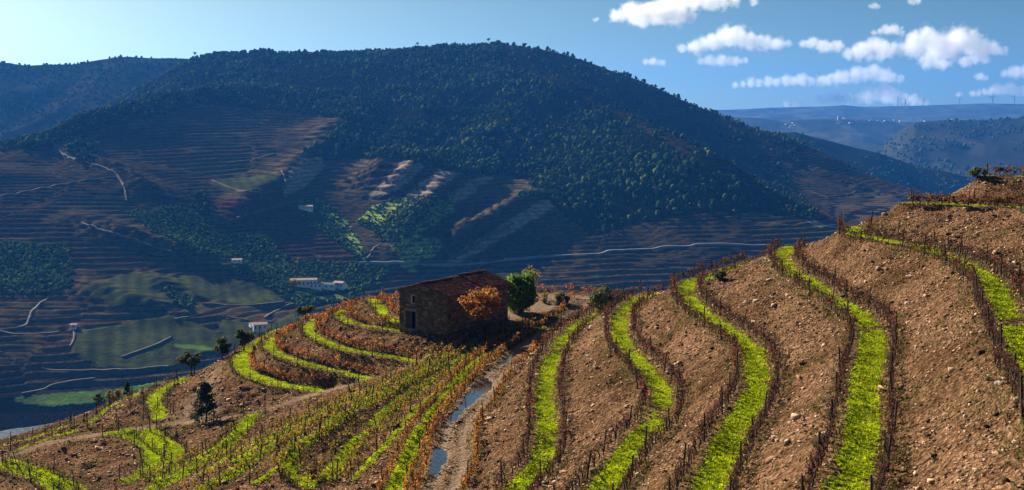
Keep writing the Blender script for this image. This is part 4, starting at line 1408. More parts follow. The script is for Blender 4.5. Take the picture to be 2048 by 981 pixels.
# ------------------------------------------------------------------ loose stones, grass
def scatter_boxes(name, P, size, flat, cols, m, tilt=0.5, label=None, cat=None):
    n = len(P)
    T = np.array([(-1, -1, -1), (1, -1, -1), (1, 1, -1), (-1, 1, -1), (-1, -1, 1), (1, -1, 1), (1, 1, 1), (-1, 1, 1)], float) * 0.5
    tv = T[None] * (1 + rng.uniform(-.35, .35, (n, 8, 3)))
    tv *= (size[:, None] * np.stack([np.ones(n), rng.uniform(.5, 1, n), flat], -1))[:, None]
    a = rng.uniform(0, 6.28, n); t1 = rng.normal(0, tilt, n)
    ca, sa, ct, st = np.cos(a), np.sin(a), np.cos(t1), np.sin(t1)
    x, y, z = tv[..., 0], tv[..., 1], tv[..., 2]
    y, z = y * ct[:, None] - z * st[:, None], y * st[:, None] + z * ct[:, None]
    x, y = x * ca[:, None] - y * sa[:, None], x * sa[:, None] + y * ca[:, None]
    V = np.stack([x, y, z], -1) + P[:, None]
    q = np.array([(0, 3, 2, 1), (4, 5, 6, 7), (0, 1, 5, 4), (1, 2, 6, 5), (2, 3, 7, 6), (3, 0, 4, 7)])
    F = (q[None] + 8 * np.arange(n)[:, None, None]).reshape(-1, 4)
    me = mesh_np(name, V.reshape(-1, 3), F); attr_c(me, 'col', np.repeat(cols, 8, 0))
    return tag(link(name, me, m), label, cat, kind='stuff')


nc = 420000
ps = rng.rand(nc)
sx = rng.uniform(X0 + 2, X1 - 2, nc); sy = Y0 + 8 + (170 - Y0 - 8) * rng.rand(nc) ** 1.25
keepm = (fgv(grass, sx, sy) < 0.3) & (fgv(dirt, sx, sy) < 0.45) & ~fgv(pm, sx, sy)
keepm &= rng.rand(nc) < 0.35 + 0.65 * smooth(-0.3, 0.4, fbm(sx / 4, sy / 4, 81, 3))
sx, sy = sx[keepm], sy[keepm]; sz = fgz(sx, sy)
v = seen(sx, sy, sz, 0.15, 60)
sx, sy, sz = sx[v], sy[v], sz[v]
pk = rng.permutation(len(sx))[:32000]
sx, sy, sz = sx[pk], sy[pk], sz[pk]
n = len(sx)
size = 0.06 * np.exp(rng.normal(0, 0.5, n)) * (1 + np.hypot(sx, sy) / 160)
pal = np.array([(0.34, 0.205, 0.125), (0.24, 0.135, 0.075), (0.50, 0.33, 0.22), (0.11, 0.06, 0.034), (0.34, 0.235, 0.165), (0.06, 0.036, 0.022)])
cols = pal[rng.randint(0, len(pal), n)] * rng.uniform(0.7, 1.2, n)[:, None]
nbg = 900                                            # bigger slabs that crop out in bands
kb = np.nonzero(fbm(sx / 5, sy / 2.5, 83, 3) > 0.22)[0]
kb = kb[rng.permutation(len(kb))[:nbg]]
size[kb] *= rng.uniform(1.5, 2.6, len(kb)); cols[kb] *= 0.8
scatter_boxes('loose_stones', np.stack([sx, sy, sz + size * 0.08], -1), size, rng.uniform(0.25, 0.6, n), cols, M_stone, 0.5, 'brown slate chips strewn over the terrace banks', 'stones')

# single pale boulders that stand out
def boulder(px, py, s, c, label, seed):
    g = ground_px(px, py)
    r = np.random.RandomState(seed)
    import bmesh
    bm = bmesh.new(); bmesh.ops.create_icosphere(bm, subdivisions=2, radius=1)
    ax = r.uniform(0.7, 1.0, 3) * np.array([1.25, 0.8, 0.62])
    for v_ in bm.verts:
        d_ = 1 + 0.28 * math.sin(v_.co.x * 3 + seed) * math.cos(v_.co.y * 2.6 + seed * 2) + r.uniform(-.08, .08)
        v_.co = Vector((v_.co.x * ax[0], v_.co.y * ax[1], v_.co.z * ax[2])) * d_ * s
    me = bpy.data.meshes.new('boulder'); bm.to_mesh(me); bm.free()
    o = link('boulder', me, simple_mat('boulder_stone', c, var=0.25, scale=4, bump=0.6, bscale=12))
    o.location = (g[0], g[1], g[2] + s * 0.25); o.rotation_euler = (0, 0, r.uniform(0, 6))
    tag(o, label, 'boulder')


boulder(1820, 555, 0.30, (0.50, 0.38, 0.30), 'pale pinkish boulder on the bank right of the fourth grass terrace', 1)
boulder(2002, 770, 0.24, (0.45, 0.37, 0.28), 'long pale stone slab on the bank near the right border', 2)
boulder(2030, 527, 0.24, (0.42, 0.33, 0.26), 'pale stone on the bank below the upper terrace at right', 3)
boulder(1770, 430, 0.30, (0.46, 0.35, 0.28), 'pale stone on the skyline above the right grass terrace', 4)
boulder(1158, 972, 0.17, (0.55, 0.52, 0.48), 'white stone at the near end of the second grass terrace', 5)
boulder(1177, 714, 0.24, (0.38, 0.35, 0.31), 'grey stone high on the bank between first and second grass terraces', 6)
boulder(368, 893, 0.26, (0.50, 0.46, 0.40), 'white stone beside the inner S-shaped lane at lower left', 7)
boulder(1035, 674, 0.30, (0.55, 0.50, 0.42), 'whitish stone among the vines in front of the house shadow', 8)
boulder(1931, 835, 0.16, (0.50, 0.43, 0.35), 'small white stone in the middle of the right bank', 9)

# grass blades on the benches
nc = 900000
gxs = rng.uniform(X0 + 2, X1 - 2, nc); gys = Y0 + 6 + (172 - Y0 - 6) * rng.rand(nc) ** 1.2
gm_ = fgv(grass_m, gxs, gys)
kp = rng.rand(nc) < gm_ * 1.0
gxs, gys = gxs[kp], gys[kp]; gzs = fgz(gxs, gys)
v = seen(gxs, gys, gzs, 0.2, 60); gxs, gys, gzs = gxs[v], gys[v], gzs[v]
pk = rng.permutation(len(gxs))[:46000]; gxs, gys, gzs = gxs[pk], gys[pk], gzs[pk]
n = len(gxs)
nb = 4
P = np.repeat(np.stack([gxs, gys, gzs], -1), nb, 0) + np.c_[rng.normal(0, 0.07, (n * nb, 2)), np.full(n * nb, -0.02)]
hgt = rng.uniform(0.05, 0.15, n * nb) * np.repeat(rng.uniform(0.7, 1.3, n), nb)
a = rng.uniform(0, 6.28, n * nb); w = 0.022 + hgt * 0.12
dx, dy = np.cos(a) * w, np.sin(a) * w
lean = rng.normal(0, 0.5, (n * nb, 2)) * hgt[:, None]
V = np.stack([P + np.c_[-dx, -dy, 0 * dx], P + np.c_[dx, dy, 0 * dx], P + np.c_[lean, hgt]], 1).reshape(-1, 3)
pal = np.array([(0.36, 0.46, 0.002), (0.45, 0.55, 0.003), (0.54, 0.60, 0.006), (0.22, 0.30, 0.002), (0.48, 0.44, 0.02)])
cg = pal[rng.randint(0, 5, n)] * rng.uniform(0.5, 1.2, n)[:, None] * np.clip(0.95 + 0.8 * fbm(gxs / 1.5, gys / 1.5, 77, 3), 0.3, 1.3)[:, None]
me = mesh_np('terrace_grass', V, np.arange(len(V)).reshape(-1, 3)); attr_c(me, 'col', np.repeat(cg, 3 * nb, 0))
tag(link('terrace_grass', me, M_leaf), 'bright green grass growing on the vineyard benches', 'grass', kind='stuff')

# dry weeds on the banks and along the feet of the rows
nc = 300000
wx_ = rng.uniform(X0 + 2, X1 - 2, nc); wy_ = Y0 + 8 + (172 - Y0 - 8) * rng.rand(nc) ** 1.2
pr = 0.06 + 0.7 * fgv(weed, wx_, wy_) + 0.8 * ((fgv(edge, wx_, wy_) > -0.5) & (fgv(edge, wx_, wy_) < 0.9))
kp = (rng.rand(nc) < pr) & (fgv(grass, wx_, wy_) < 0.6) & (fgv(dirt, wx_, wy_) < 0.5)
wx_, wy_ = wx_[kp], wy_[kp]; wz_ = fgz(wx_, wy_)
v = seen(wx_, wy_, wz_, 0.2, 60); wx_, wy_, wz_ = wx_[v], wy_[v], wz_[v]
pk = rng.permutation(len(wx_))[:20000]; wx_, wy_, wz_ = wx_[pk], wy_[pk], wz_[pk]
n = len(wx_); nb = 4
P = np.repeat(np.stack([wx_, wy_, wz_], -1), nb, 0) + np.c_[rng.normal(0, 0.08, (n * nb, 2)), np.full(n * nb, -0.02)]
hgt = rng.uniform(0.08, 0.3, n * nb); a = rng.uniform(0, 6.28, n * nb); w = 0.02 + hgt * 0.1
dx, dy = np.cos(a) * w, np.sin(a) * w; lean = rng.normal(0, 0.6, (n * nb, 2)) * hgt[:, None]
V = np.stack([P + np.c_[-dx, -dy, 0 * dx], P + np.c_[dx, dy, 0 * dx], P + np.c_[lean, hgt]], 1).reshape(-1, 3)
pal = np.array([(0.11, 0.11, 0.02), (0.16, 0.13, 0.04), (0.08, 0.09, 0.015), (0.20, 0.15, 0.06), (0.06, 0.045, 0.02)])
cg = pal[rng.randint(0, 5, n)] * rng.uniform(0.6, 1.2, n)[:, None]
me = mesh_np('bank_weeds', V, np.arange(len(V)).reshape(-1, 3)); attr_c(me, 'col', np.repeat(cg, 3 * nb, 0))
tag(link('bank_weeds', me, M_leaf), 'dry weeds and sparse grass on the terrace banks', 'weeds', kind='stuff')

# ------------------------------------------------------------------ far side: roads, woods, groves, houses
M_road = simple_mat('pale_dirt_road', (0.11, 0.083, 0.062), scale=0.1, var=0.25)
M_paved = simple_mat('valley_road', (0.24, 0.25, 0.27), scale=0.1, var=0.15)
ROADS = [
    ([(107, 290), (118, 305), (146, 319), (194, 333), (222, 343), (236, 354), (249, 375), (255, 406)], 3.6, 0),
    ([(236, 355), (173, 362), (104, 374), (0, 394), (-60, 402)], 2.4, 0),
    ([(450, 329), (495, 322), (527, 314), (554, 307)], 2.4, 0),
    ([(561, 338), (572, 364), (565, 381), (540, 388), (492, 385), (454, 374), (419, 359)], 3.0, 0),
    ([(159, 446), (215, 467), (263, 480), (312, 498), (346, 505)], 3.6, 0),
    ([(35, 659), (55, 650), (66, 622), (100, 595), (121, 581), (125, 569), (111, 560)], 3.2, 0),
    ([(-40, 667), (0, 668), (62, 669), (121, 666)], 2.4, 0),
    ([(149, 657), (149, 681), (139, 700)], 3.0, 0),
    ([(346, 674), (312, 692), (239, 718)], 2.4, 0),
    ([(346, 643), (364, 636), (381, 635)], 3.0, 0),
    ([(450, 633), (499, 643)], 2.4, 0),
    ([(527, 640), (554, 622), (589, 610), (640, 612)], 3.2, 0),
    ([(374, 607), (485, 612), (572, 605)], 2.2, 0),
    ([(714, 529), (815, 529), (912, 532), (1016, 522), (1085, 515), (1154, 510), (1203, 508), (1224, 503), (1300, 499), (1400, 492), (1480, 491), (1545, 495)], 4.2, 1),
    ([(763, 489), (746, 498), (739, 515), (730, 524)], 3.0, 0),
    ([(780, 557), (787, 536), (797, 531)], 5.0, 0),
    ([(742, 411), (763, 422), (794, 430)], 2.8, 0),
    ([(839, 442), (856, 454), (874, 461)], 2.8, 0),
    ([(880, 529), (912, 515), (950, 492), (985, 472), (1005, 462), (1030, 447)], 3.4, 0),
    ([(445, 447), (500, 430), (540, 418), (610, 398)], 3.0, 0),
    ([(380, 523), (410, 520), (423, 517)], 3.0, 0),
    ([(80, 740), (210, 745), (340, 738)], 2.6, 0),
    ([(40, 792), (120, 772), (230, 750), (330, 735)], 2.6, 0),
    ([(1560, 418), (1600, 430), (1650, 448), (1690, 456)], 5.0, 0),
    ([(1500, 352), (1560, 372), (1610, 380), (1660, 398)], 2.6, 0),
    ([(1650, 395), (1700, 388), (1715, 380)], 2.4, 0),
    ([(205, 222), (215, 228), (250, 235)], 3.0, 0), ([(395, 212), (420, 213), (440, 208)], 2.6, 0),
    ([(676, 122), (690, 128), (702, 131)], 6.0, 0), ([(55, 132), (62, 150), (66, 160)], 3.0, 0),
]
for pts, w, k in ROADS:
    w *= 0.72
    q = resample(spline(np.array(pts, float), 6), 4.0)
    h = hit_surface(q[:, 0], q[:, 1], zmain, 700, 2500, 3.0)
    h = h[:, :2]
    h = np.array([h[max(0, i - 2):i + 3].mean(0) for i in range(len(h))])
    h = resample(h, 4.0)
    d = np.gradient(h, axis=0); d /= np.linalg.norm(d, axis=1)[:, None] + 1e-9
    nr = np.stack([d[:, 1], -d[:, 0]], -1)
    z = np.maximum.reduce([zmain(h[:, 0] + nr[:, 0] * o, h[:, 1] + nr[:, 1] * o) for o in (-w / 2, 0, w / 2)]) + 0.35
    wj = w * (0.8 + 0.4 * rng.rand(len(h)))[:, None]
    V = np.vstack([np.c_[h + nr * wj / 2, z], np.c_[h - nr * wj / 2, z], np.c_[h + nr * wj * 0.7, z - 3], np.c_[h - nr * wj * 0.7, z - 3]])
    n = len(h)
    F = [(i, i + 1, n + i + 1, n + i) for i in range(n - 1)] + [(i, 2 * n + i, 2 * n + i + 1, i + 1) for i in range(n - 1)] + [(n + i, n + i + 1, 3 * n + i + 1, 3 * n + i) for i in range(n - 1)]
    tag(link('road' if k else 'dirt_road', mesh_np('road', V, F), M_paved if k else M_road), kind='structure')


def blob_trees(name, P, size, cols, label, cat, tall=1.0, seed=0):
    """A wood far off: each tree a lumpy crown of a few dozen faces, all joined."""
    import bmesh
    r = np.random.RandomState(seed)
    T = []
    for s in range(6):
        bm = bmesh.new(); bmesh.ops.create_icosphere(bm, subdivisions=1, radius=1)
        v = np.array([q.co[:] for q in bm.verts]); f = np.array([[q.index for q in p_.verts] for p_ in bm.faces]); bm.free()
        T.append((v * (1 + r.uniform(-.5, .45, (len(v), 1))), f))
    Vs, Fs, Cs = [], [], []
    nb = 0
    for s in range(6):
        sel = np.nonzero(np.arange(len(P)) % 6 == s)[0]
        v, f = T[s]
        a = r.uniform(0, 6.28, len(sel)); ca, sa = np.cos(a)[:, None], np.sin(a)[:, None]
        x = v[None, :, 0] * ca - v[None, :, 1] * sa; y = v[None, :, 0] * sa + v[None, :, 1] * ca
        z = np.broadcast_to(v[None, :, 2], x.shape)
        sz = size[sel][:, None]
        V = np.stack([x * sz, y * sz, (z * tall + tall * 0.75) * sz], -1) + P[sel][:, None]
        c = np.repeat(cols[sel][:, None], len(v), 1) * (0.75 + 0.5 * r.rand(len(sel), len(v), 1))
        Fs.append((f[None] + nb + len(v) * np.arange(len(sel))[:, None, None]).reshape(-1, 3)); nb += len(v) * len(sel)
        Vs.append(V.reshape(-1, 3)); Cs.append(c.reshape(-1, 3))
    me = mesh_np(name, np.vstack(Vs), np.vstack(Fs)); attr_c(me, 'col', np.vstack(Cs))
    return tag(link(name, me, M_farleaf), label, cat, kind='stuff')


def pick_on(mask_, n, seed, dens=None):
    r = np.random.RandomState(seed)
    wgt = np.zeros(GX.shape)
    wgt[mask_] = 1
    cell = np.gradient(yy)[:, None] * GY * (uu[1] - uu[0])
    wgt = wgt * cell
    if dens is not None: wgt = wgt * dens
    vis = (PXX > -30) & (PXX < 2080) & (PYY < 900)
    wgt = wgt * vis
    k = r.choice(wgt.size, n, p=(wgt / wgt.sum()).ravel())
    P = np.stack([GX.ravel()[k], GY.ravel()[k]], -1) + r.uniform(-2, 2, (n, 2))
    return np.c_[P, zmain(P[:, 0], P[:, 1])]


gyz, _ = np.gradient(GZ); 
dens = 0.25 + smooth(-0.3, 0.35, fbm(GX / 55, GY / 55, 91, 4)) ** 1.5
dens = np.where(scrub, 0.16, dens)
P = pick_on(m_for & (GY < 2450), 20000, 1, dens)
n = len(P)
fpal = np.array([(0.030, 0.055, 0.013), (0.045, 0.068, 0.016), (0.018, 0.034, 0.009), (0.065, 0.08, 0.018)])
blob_trees('forest', P, (1.3 + 2.4 * rng.rand(n) ** 2.2) * (0.85 + 0.5 * smooth(-0.3, 0.4, fbm(P[:, 0] / 45, P[:, 1] / 45, 97, 3))), fpal[rng.randint(0, 4, n)] * (0.75 + 0.7 * vnoise(P[:, 0] / 30, P[:, 1] / 30, 98))[:, None] * np.array([1.0, 1.0, 1.0]), 'dark evergreen wood covering the upper slopes of the big hill', 'forest', 1.15, 1)
FARM = [[(585, 560), (700, 560), (700, 600), (585, 600)], [(495, 640), (540, 640), (540, 680), (495, 680)], [(595, 408), (628, 408), (628, 432), (595, 432)], [(462, 518), (486, 518), (486, 536), (462, 536)]]
yard = np.zeros(GX.shape, bool)
for q in FARM:
    yard |= in_poly(PXX, PYY, q)
P = pick_on(m_oli & ~yard & (fr > 0.1), 6500, 2, np.where(m_lime, 0.25, 1.0))
opal = np.array([(0.035, 0.065, 0.012), (0.06, 0.10, 0.015), (0.022, 0.042, 0.01), (0.11, 0.15, 0.02)])
blob_trees('olive_groves', P, rng.uniform(1.0, 1.9, len(P)), opal[rng.randint(0, 4, len(P))], 'olive groves on the lower terraces across the valley', 'olive trees', 0.9, 2)
# woods on the ridges behind
for gi, (G3, cnt, s0, lab) in enumerate([(g_left, 3600, 3.2, 'dark wood on the ridge at far left'), (g_mid, 1500, 3.4, 'dark wood on the ridge behind the right shoulder'), (g_right, 1300, 5.0, 'scattered trees on the far hill at right')]):
    Xr, Yr, Zr = (q.ravel() for q in G3)
    qx, qy = project(np.stack([Xr, Yr, Zr], -1))
    ok_ = np.nonzero((qx > -30) & (qx < 2080) & (qy < 420) & (fbm(Xr / 140, Yr / 140, 95 + gi, 3) > -0.2))[0]
    k_ = rng.choice(ok_, cnt)
    P = np.stack([Xr[k_] + rng.uniform(-8, 8, cnt), Yr[k_] + rng.uniform(-5, 5, cnt), Zr[k_] - 1.0], -1)
    blob_trees('forest', P, s0 * rng.uniform(0.6, 1.2, cnt), fpal[rng.randint(0, 4, cnt)], lab, 'forest', 1.1, 20 + gi)

# scattered single trees along the far crest and on the slopes
def far_tree(label, px, py, d=None, h=9.0, rx=4.5, pal=DARKG, seed=1, zf=None, group=None):
    g = at_d(px, py, d) if d else hit_surface([px], [py], zf or zmain, 700, 2600, 3)[0]
    t = empty('far_tree', tuple(g)); C, R = crown_centres(rx, h * 0.33, h * 0.66, 10, seed)
    mb = MB(); mb.tube([(0, 0, -1), (0.1, 0, h * 0.35), (0, 0, h * 0.7)], [0.5, 0.4, 0.2], 6); mb.build('trunk', M_bark, t)
    V, F, c = leaves_np(C, R, 260, 0.9, pal, 0.9, seed)
    me = mesh_np('crown', V, F); attr_c(me, 'col', c); link('crown', me, M_farleaf, t)
    return tag(t, label, 'tree', group)


far_tree('single dark tree standing up on the right shoulder of the big hill', 1478, 246, None, 11, 5, seed=3)
far_tree('round dark tree on the skyline left of the summit', 835, 92, None, 9, 4, seed=4)
far_tree('left of two dark trees close together on the skyline', 596, 112, None, 10, 6, seed=5)
far_tree('right of two dark trees close together on the skyline', 608, 112, None, 10, 6, seed=6)
far_tree('small tree on the skyline just right of the summit', 977, 84, None, 8, 5, seed=7)
far_tree('dark tree on the skyline knoll left of the small low cloud', 390, 112, None, 9, 5, seed=8)
far_tree('big dark tree standing among the terraces right of the olive grove', 398, 412, None, 15, 8, seed=9)
far_tree('yellow autumn tree at the left end of the long white farmhouse', 588, 578, None, 9, 5.5, [(0.33, 0.2, 0.03), (0.42, 0.26, 0.04)], seed=10)
AUT = [(118, 188), (138, 192), (122, 207), (158, 225), (128, 215), (180, 198), (200, 202), (215, 195), (228, 182), (240, 125), (225, 128)]
for i, (x, y) in enumerate(AUT):
    gq = hit_surface([x], [y], lambda a_, b_: np.maximum(z_left(a_, b_).reshape(np.shape(a_)), zmain(a_, b_)), 1660, 2740, 8)[0]
    far_tree(f'autumn-coloured tree in the dark side valley at far left, {ordinal(1 + sorted(q[0] for q in AUT).index(x))} from left', x, y, gq[1], 15, 8, [(0.22, 0.13, 0.03), (0.26, 0.15, 0.03), (0.16, 0.12, 0.03)] if i < 5 else [(0.24, 0.09, 0.03), (0.18, 0.08, 0.03)], 40 + i, group='autumn trees in the side valley')

M_wallw = simple_mat('white_plaster', (0.85, 0.85, 0.84), var=0.05, scale=0.5)
M_roofr = simple_mat('red_roof', (0.50, 0.32, 0.25), var=0.3, scale=0.8)
M_pane = simple_mat('dark_pane', (0.03, 0.035, 0.045), var=0.2)


def far_house(label, base, w, dp, h, rot, name='farmhouse', cat='house', win=4, group=None, roofm=None, rh=0.13):
    t = empty(name, tuple(base), rot)
    if name != 'village_house': t.scale = (1.12, 1.12, 1.12)
    mb = MB(); mb.box(-w / 2, w / 2, -dp / 2, dp / 2, -3, h); mb.build('wall', M_wallw, t)
    mb = MB(); o = 0.4; zr = h + dp * rh
    V = [(-w / 2 - o, -dp / 2 - o, h - 0.05), (w / 2 + o, -dp / 2 - o, h - 0.05), (w / 2 + o, dp / 2 + o, h - 0.05), (-w / 2 - o, dp / 2 + o, h - 0.05), (-w / 2 - o, 0, zr), (w / 2 + o, 0, zr)]
    mb.add(V, [(0, 1, 5, 4), (2, 3, 4, 5), (0, 4, 3), (1, 2, 5), (0, 3, 2, 1)]); mb.build('roof', roofm or M_roofr, t)
    for k in range(win):
        x = -w / 2 + (k + 0.5) * w / win
        mb = MB(); mb.box(x - 0.55, x + 0.55, -dp / 2 - 0.06, -dp / 2 + 0.1, h * 0.35, h * 0.75); mb.build('window', M_pane, t)
    return tag(t, label, cat, group)


def zpt(x, y):
    return hit_surface([x], [y], zmain, 700, 2500, 2)[0]


far_house('long white farmhouse with pale roof above the valley bottom', zpt(608, 574), 22, 8, 6.5, 0.15, win=7)
far_house('low white outbuilding with pinkish roof right of the long farmhouse', zpt(632, 577), 10, 7, 4.5, 0.1, win=3)
far_house('blue-grey barn in the middle of the farm', zpt(655, 577), 14, 8, 4, -0.1, 'barn', 'barn', 3, roofm=simple_mat('slate_roof', (0.14, 0.16, 0.2)))
far_house('white gabled house at the right end of the farm', zpt(680, 576), 9, 7, 5, -0.4, win=3)
far_house('white house at the fork of the lower road', zpt(520, 662), 10, 7, 5.5, 0.3, win=3)
far_house('white shed left of the house at the road fork', zpt(506, 655), 5, 4, 3.2, 0.5, 'shed', 'shed', 1)
far_house('white house on the vineyard slope beside the dark grove', zpt(612, 420), 14, 6, 4, 0.05, win=5)
far_house('small house with reddish roof above the farm', zpt(474, 527), 8, 6, 3.5, 0.2, win=2)
far_house('tiny white hut at the top of the lower dirt track', zpt(148, 657), 4, 4, 3, 0.2, 'hut', 'hut', 1)
# village on the far plateau
vill = [(1572, 250), (1586, 247), (1590, 252), (1578, 258), (1582, 254), (1676, 249), (1688, 237), (1692, 239), (1700, 247), (1703, 247), (1712, 243), (1740, 242), (1744, 240), (1756, 242), (1764, 246), (1770, 243),
        (1788, 241), (1800, 243), (1824, 255), (1828, 252), (1832, 257), (1826, 262), (1834, 250), (1836, 242), (1842, 241), (1850, 243), (1884, 245), (1890, 243), (1896, 246), (1904, 241)]
for i, (x, y) in enumerate(vill):
    g = hit_surface([x], [y], lambda a_, b_: z_vill(a_, b_).reshape(np.shape(a_)), 3600, 6600, 12)[0]
    far_house(f'white village house on the far plateau, {ordinal(1 + sorted(q[0] for q in vill).index(x))} from left', g, rng.uniform(8, 14), rng.uniform(6, 9), rng.uniform(4, 6), rng.uniform(-.5, .5), 'village_house', 'house', 3, 'village houses on the far plateau')
g = hit_surface([1680], [240], lambda a_, b_: z_vill(a_, b_).reshape(np.shape(a_)), 3600, 6600, 12)[0]
t = empty('church', tuple(g))
mb = MB(); mb.box(-9, 9, -6, 6, -4, 9); mb.build('nave', M_wallw, t)
mb = MB(); mb.box(-13.5, -9.01, -2.4, 2.4, -4, 17); mb.add([(-13.9, -2.8, 17), (-8.6, -2.8, 17), (-8.6, 2.8, 17), (-13.9, 2.8, 17), (-11.2, 0, 23)], [(0, 1, 4), (1, 2, 4), (2, 3, 4), (3, 0, 4)]); mb.build('bell_tower', M_wallw, t)
mb = MB(); mb.add([(-9.3, -6.4, 8.9), (9.3, -6.4, 8.9), (9.3, 6.4, 8.9), (-9.3, 6.4, 8.9), (-9.3, 0, 12), (9.3, 0, 12)], [(0, 1, 5, 4), (2, 3, 4, 5), (0, 4, 3), (1, 2, 5)]); mb.build('roof', M_roofr, t)
tag(t, 'white church with a thin bell tower in the far village', 'church')

# wind turbines on the last ridge
M_turb = simple_mat('turbine_steel', (0.30, 0.31, 0.33), var=0.05)
for i, (x, ytop, ang) in enumerate([(1801, 197, 0.2), (1810, 199, 0.9), (1851, 199, 0.5), (1922, 194, 0.35), (1985, 192, 0.1), (1990, 196, 0.8), (2034, 194, 0.6)]):
    k = int(np.argmin(np.abs(project(crestP)[0] - x)))
    bx, by, bz = crestP[k]
    by += 40; bz -= 6
    hub = at_d(x, ytop, by)[2] - bz
    t = empty('wind_turbine', (bx, by, bz))
    mb = MB(); mb.tube([(0, 0, -10), (0, 0, hub * 0.5), (0, 0, hub)], [3.4, 2.8, 2.1], 10); mb.build('tower', M_turb, t)
    mb = MB(); mb.box(-2.2, 2.2, -5, 6, hub - 2, hub + 2.4); mb.build('nacelle', M_turb, t)
    mb = MB(); mb.tube([(0, -5, hub), (0, -7.5, hub)], [2.2, 0.6], 10); mb.build('hub', M_turb, t)
    for q in range(3):
        a = ang + q * 2.094
        mb = MB(); mb.tube([(0, -6.2, hub), (math.sin(a) * 12, -6.2, hub + math.cos(a) * 12), (math.sin(a) * 42, -6.2, hub + math.cos(a) * 42)], [1.4, 2.2, 0.7], 5); mb.build('blade', M_turb, t)
    tag(t, 'thin grey wind turbine on the far ridge, ' + ['leftmost of the seven', 'second from left', 'third from left', 'standing alone in the middle', 'taller one of the right pair', 'lower one of the right pair', 'rightmost of the seven'][i], 'wind turbine', 'wind turbines on the far ridge')

# ------------------------------------------------------------------ haze
mb = MB(); mb.box(-9000, 9000, -600, 12500, -12, 700)
m = bpy.data.materials.new('haze_air'); m.use_nodes = True
nt = m.node_tree; nt.nodes.remove(nt.nodes['Principled BSDF'])
pv = N(nt, 'ShaderNodeVolumePrincipled')
pv.inputs['Color'].default_value = (0.05, 0.29, 0.95, 1)
pv.inputs['Density'].default_value = 0.00006
pv.inputs['Anisotropy'].default_value = 0.2
nt.links.new(pv.outputs[0], nt.nodes['Material Output'].inputs['Volume'])
tag(mb.build('haze', m), kind='stuff')

# ------------------------------------------------------------------ clouds
def cloud_mat(centres, radii, dens=0.0075):
    """Vapour thickest in the heart of every puff, frayed by noise towards its rim."""
    m = bpy.data.materials.new('cloud_vapour'); m.use_nodes = True
    nt = m.node_tree; nt.nodes.remove(nt.nodes['Principled BSDF'])
    co = obj_coord(nt)
    R = float(np.mean(radii))
    n1 = noise_node(nt, 1.1 / R, 6, co, 0.62)
    warp = N(nt, 'ShaderNodeVectorMath', operation='SCALE'); warp.inputs['Scale'].default_value = R * 1.1
    sub = N(nt, 'ShaderNodeVectorMath', operation='SUBTRACT'); sub.inputs[1].default_value = (0.5, 0.5, 0.5)
    nw_ = noise_node(nt, 1.6 / R, 4, co, 0.6)
    nt.links.new(nw_.outputs['Color'], sub.inputs[0]); nt.links.new(sub.outputs[0], warp.inputs[0])
    add = N(nt, 'ShaderNodeVectorMath', operation='ADD'); nt.links.new(co, add.inputs[0]); nt.links.new(warp.outputs[0], add.inputs[1])
    tot = None
    for c, r in zip(centres, radii):
        dn = N(nt, 'ShaderNodeVectorMath', operation='DISTANCE'); dn.inputs[1].default_value = tuple(c)
        nt.links.new(add.outputs[0], dn.inputs[0])
        k = N(nt, 'ShaderNodeMapRange'); k.interpolation_type = 'SMOOTHSTEP'
        k.inputs['From Min'].default_value = r * 1.2; k.inputs['From Max'].default_value = r * 0.3
        nt.links.new(dn.outputs['Value'], k.inputs['Value'])
        tot = k.outputs[0] if tot is None else math_n(nt, 'MAXIMUM', tot, k.outputs[0])
    d = math_n(nt, 'ADD', tot, math_n(nt, 'MULTIPLY', math_n(nt, 'SUBTRACT', n1.outputs['Fac'], 0.60), 1.9))
    d = math_n(nt, 'MULTIPLY', math_n(nt, 'MULTIPLY', d, 1.0, True), dens)
    pv = N(nt, 'ShaderNodeVolumePrincipled')
    pv.inputs['Color'].default_value = (1.0, 1.0, 1.0, 1)
    pv.inputs['Anisotropy'].default_value = 0.35
    nt.links.new(d, pv.inputs['Density'])
    nt.links.new(pv.outputs[0], nt.nodes['Material Output'].inputs['Volume'])
    return m


